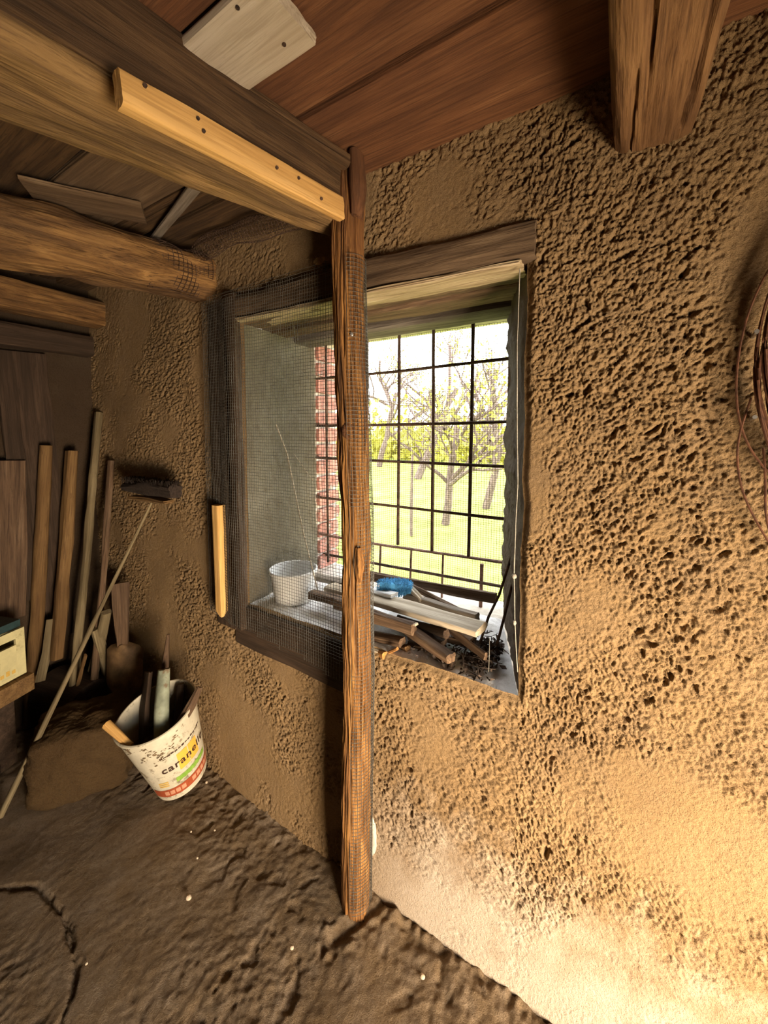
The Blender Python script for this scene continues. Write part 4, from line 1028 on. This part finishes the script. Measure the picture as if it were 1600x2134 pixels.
for k, s in enumerate((-h2 + .05, h2 - .05)):
    b = MB(); b.box(mid + dx * s - dn * 0.14 + _Z * ((zb - .087) / 2), 0.06, 0.18, zb - .087, Rm)
    tag(b.build('support_block', M_dark), ('dark block under the right end of the crate board', 'dark block under the left end of the crate board')[k], 'block')

# loose bits on the floor
for k, (u, v, r) in enumerate([(393, 1870, .009), (398, 1733, .004), (447, 1730, .004), (411, 1788, .004), (608, 1975, .006), (880, 2035, .007), (430, 1630, .006), (180, 2008, .004)]):
    p = at(u, v, 2, 0.004)
    tag(lump('pebble', p, (r, r * .8, r * .7), M_pebble, amp=.2, seed=k, nu=12, nv=8),
        ('pale round pebble on the dark floor between bucket and post, largest of all', 'tiny pale chip on the floor right below the bucket', 'second tiny pale chip on the floor right below the bucket', 'tiny pale chip on the floor midway from bucket to large pebble',
         'small pale stone on the floor left of the wall crack', 'pale chip in the floor crack below the post', 'pale crumb beside the right bottom edge of the bucket', 'tiny chip beside the curved floor crack at left')[k], 'pebble', 'pebbles on the floor')

# ------------------------------------------------------------------ outside
b = MB(); gx = np.linspace(-40, 25, 60); gy = np.r_[np.linspace(0.58, 6, 30), np.linspace(7, 60, 30)]
GXo, GYo = np.meshgrid(gx, gy, indexing='ij')
GZo = 0.05 + 0.05 * noise2(GXo * .4, GYo * .4, 3) + 0.02 * np.clip(GYo - 4, 0, 99)
i = np.arange(GXo.size).reshape(GXo.shape)
tag(mesh_obj('lawn', np.stack([GXo, GYo, GZo], -1).reshape(-1, 3), np.stack([i[:-1, :-1], i[1:, :-1], i[1:, 1:], i[:-1, 1:]], -1).reshape(-1, 4), M_grass, sharp=0), kind='structure')
def tree(name, label, base, h, r, seed, leafn, mleaf=None):
    rt = random.Random(seed)
    root = empty(name, base, label, 'tree', 'garden trees')
    tr, br_ = MB(), MB(); tips = []
    def grow(p, d, L, r_, depth, mb):
        n = 5; P = [p]; q = np.array(p, float); dd = np.array(d, float)
        for k in range(n):
            dd = dd + np.array([rt.gauss(0, .16), rt.gauss(0, .16), rt.gauss(0.04, .10)]); dd /= np.linalg.norm(dd)
            q = q + dd * L / n; P.append(q.copy())
        mb.tube(P, np.linspace(r_, r_ * .6, n + 1), 6 if depth < 2 else 4, False)
        if depth >= 4: tips.extend(P[2:]); return
        for k in range(3 if depth else 6):
            t = rt.uniform(.35, 1.0); b0 = P[max(1, int(t * n))]
            nd = dd + np.array([rt.gauss(0, .75), rt.gauss(0, .75), rt.gauss(.1, .45)]); nd /= np.linalg.norm(nd)
            grow(b0, nd, L * rt.uniform(.5, .75), r_ * .5, depth + 1, br_)
    grow(np.array(base, float), (rt.gauss(0, .08), 0, 1), h * .42, r, 0, tr)
    tr.build('trunk', M_bark, root); br_.build('branches', M_bark, root)
    if leafn:
        lf = MB()
        for k in range(leafn):
            p = np.array(rt.choice(tips)) + np.array([rt.gauss(0, .12) for _ in range(3)])
            E = np.array(Euler((rt.uniform(0, 3), rt.uniform(0, 3), rt.uniform(0, 6))).to_matrix())
            s = rt.uniform(.02, .045)
            lf.add(np.array([[-s, 0, 0], [0, s * .5, 0], [s, 0, 0], [0, -s * .5, 0]]) @ E.T + p, [(0, 1, 2, 3)])
        x = lf.build('leaves', mleaf or M_leafg, root, sharp=0); x['kind'] = 'stuff'
def gp(u, y, z=0.05): 
    p = at(u, 900, 1, y); p[2] = z + 0.02 * max(0, y - 4); return p
tree('garden_tree', 'bare young tree in the middle of the window view', gp(930, 4.2), 3.6, .06, 3, 500)
tree('garden_tree', 'spreading tree with yellow spring leaves behind the others', gp(870, 8.0), 6.0, .10, 8, 1400)
tree('garden_tree', 'leaning bare tree at the right side of the window view', gp(1015, 5.5), 4.2, .07, 14, 700)
tree('garden_tree', 'yellow-leaved tree at the left of the window view near the post', gp(790, 10.0), 6.0, .10, 21, 1400)
b = MB(); p = gp(858, 3.4); b.tube([p, p + [0, 0, .55], p + [.01, 0, 1.05]], .018, 8)
tag(b.build('garden_stake', M_bark), 'short stake standing in the lawn beyond the lower bars', 'stake')
rs = np.random.RandomState(9)
hd = MB()
for k in range(5200):
    x = rs.uniform(-16, 2); y = 13 + rs.normal() * .6; z = 0.2 + abs(rs.normal()) * 0.9
    E = np.array(Euler((rs.uniform(0, 3), rs.uniform(0, 3), rs.uniform(0, 6))).to_matrix()); s = rs.uniform(.10, .2)
    hd.add(np.array([[-s, 0, 0], [0, s * .6, 0], [s, 0, 0], [0, -s * .6, 0]]) @ E.T + [x, y, z], [(0, 1, 2, 3)])
tag(hd.build('hedge', M_leafg, sharp=0), 'loose yellow-green hedge across the far end of the lawn', 'hedge', kind='stuff')
bpy.context.view_layer.update()
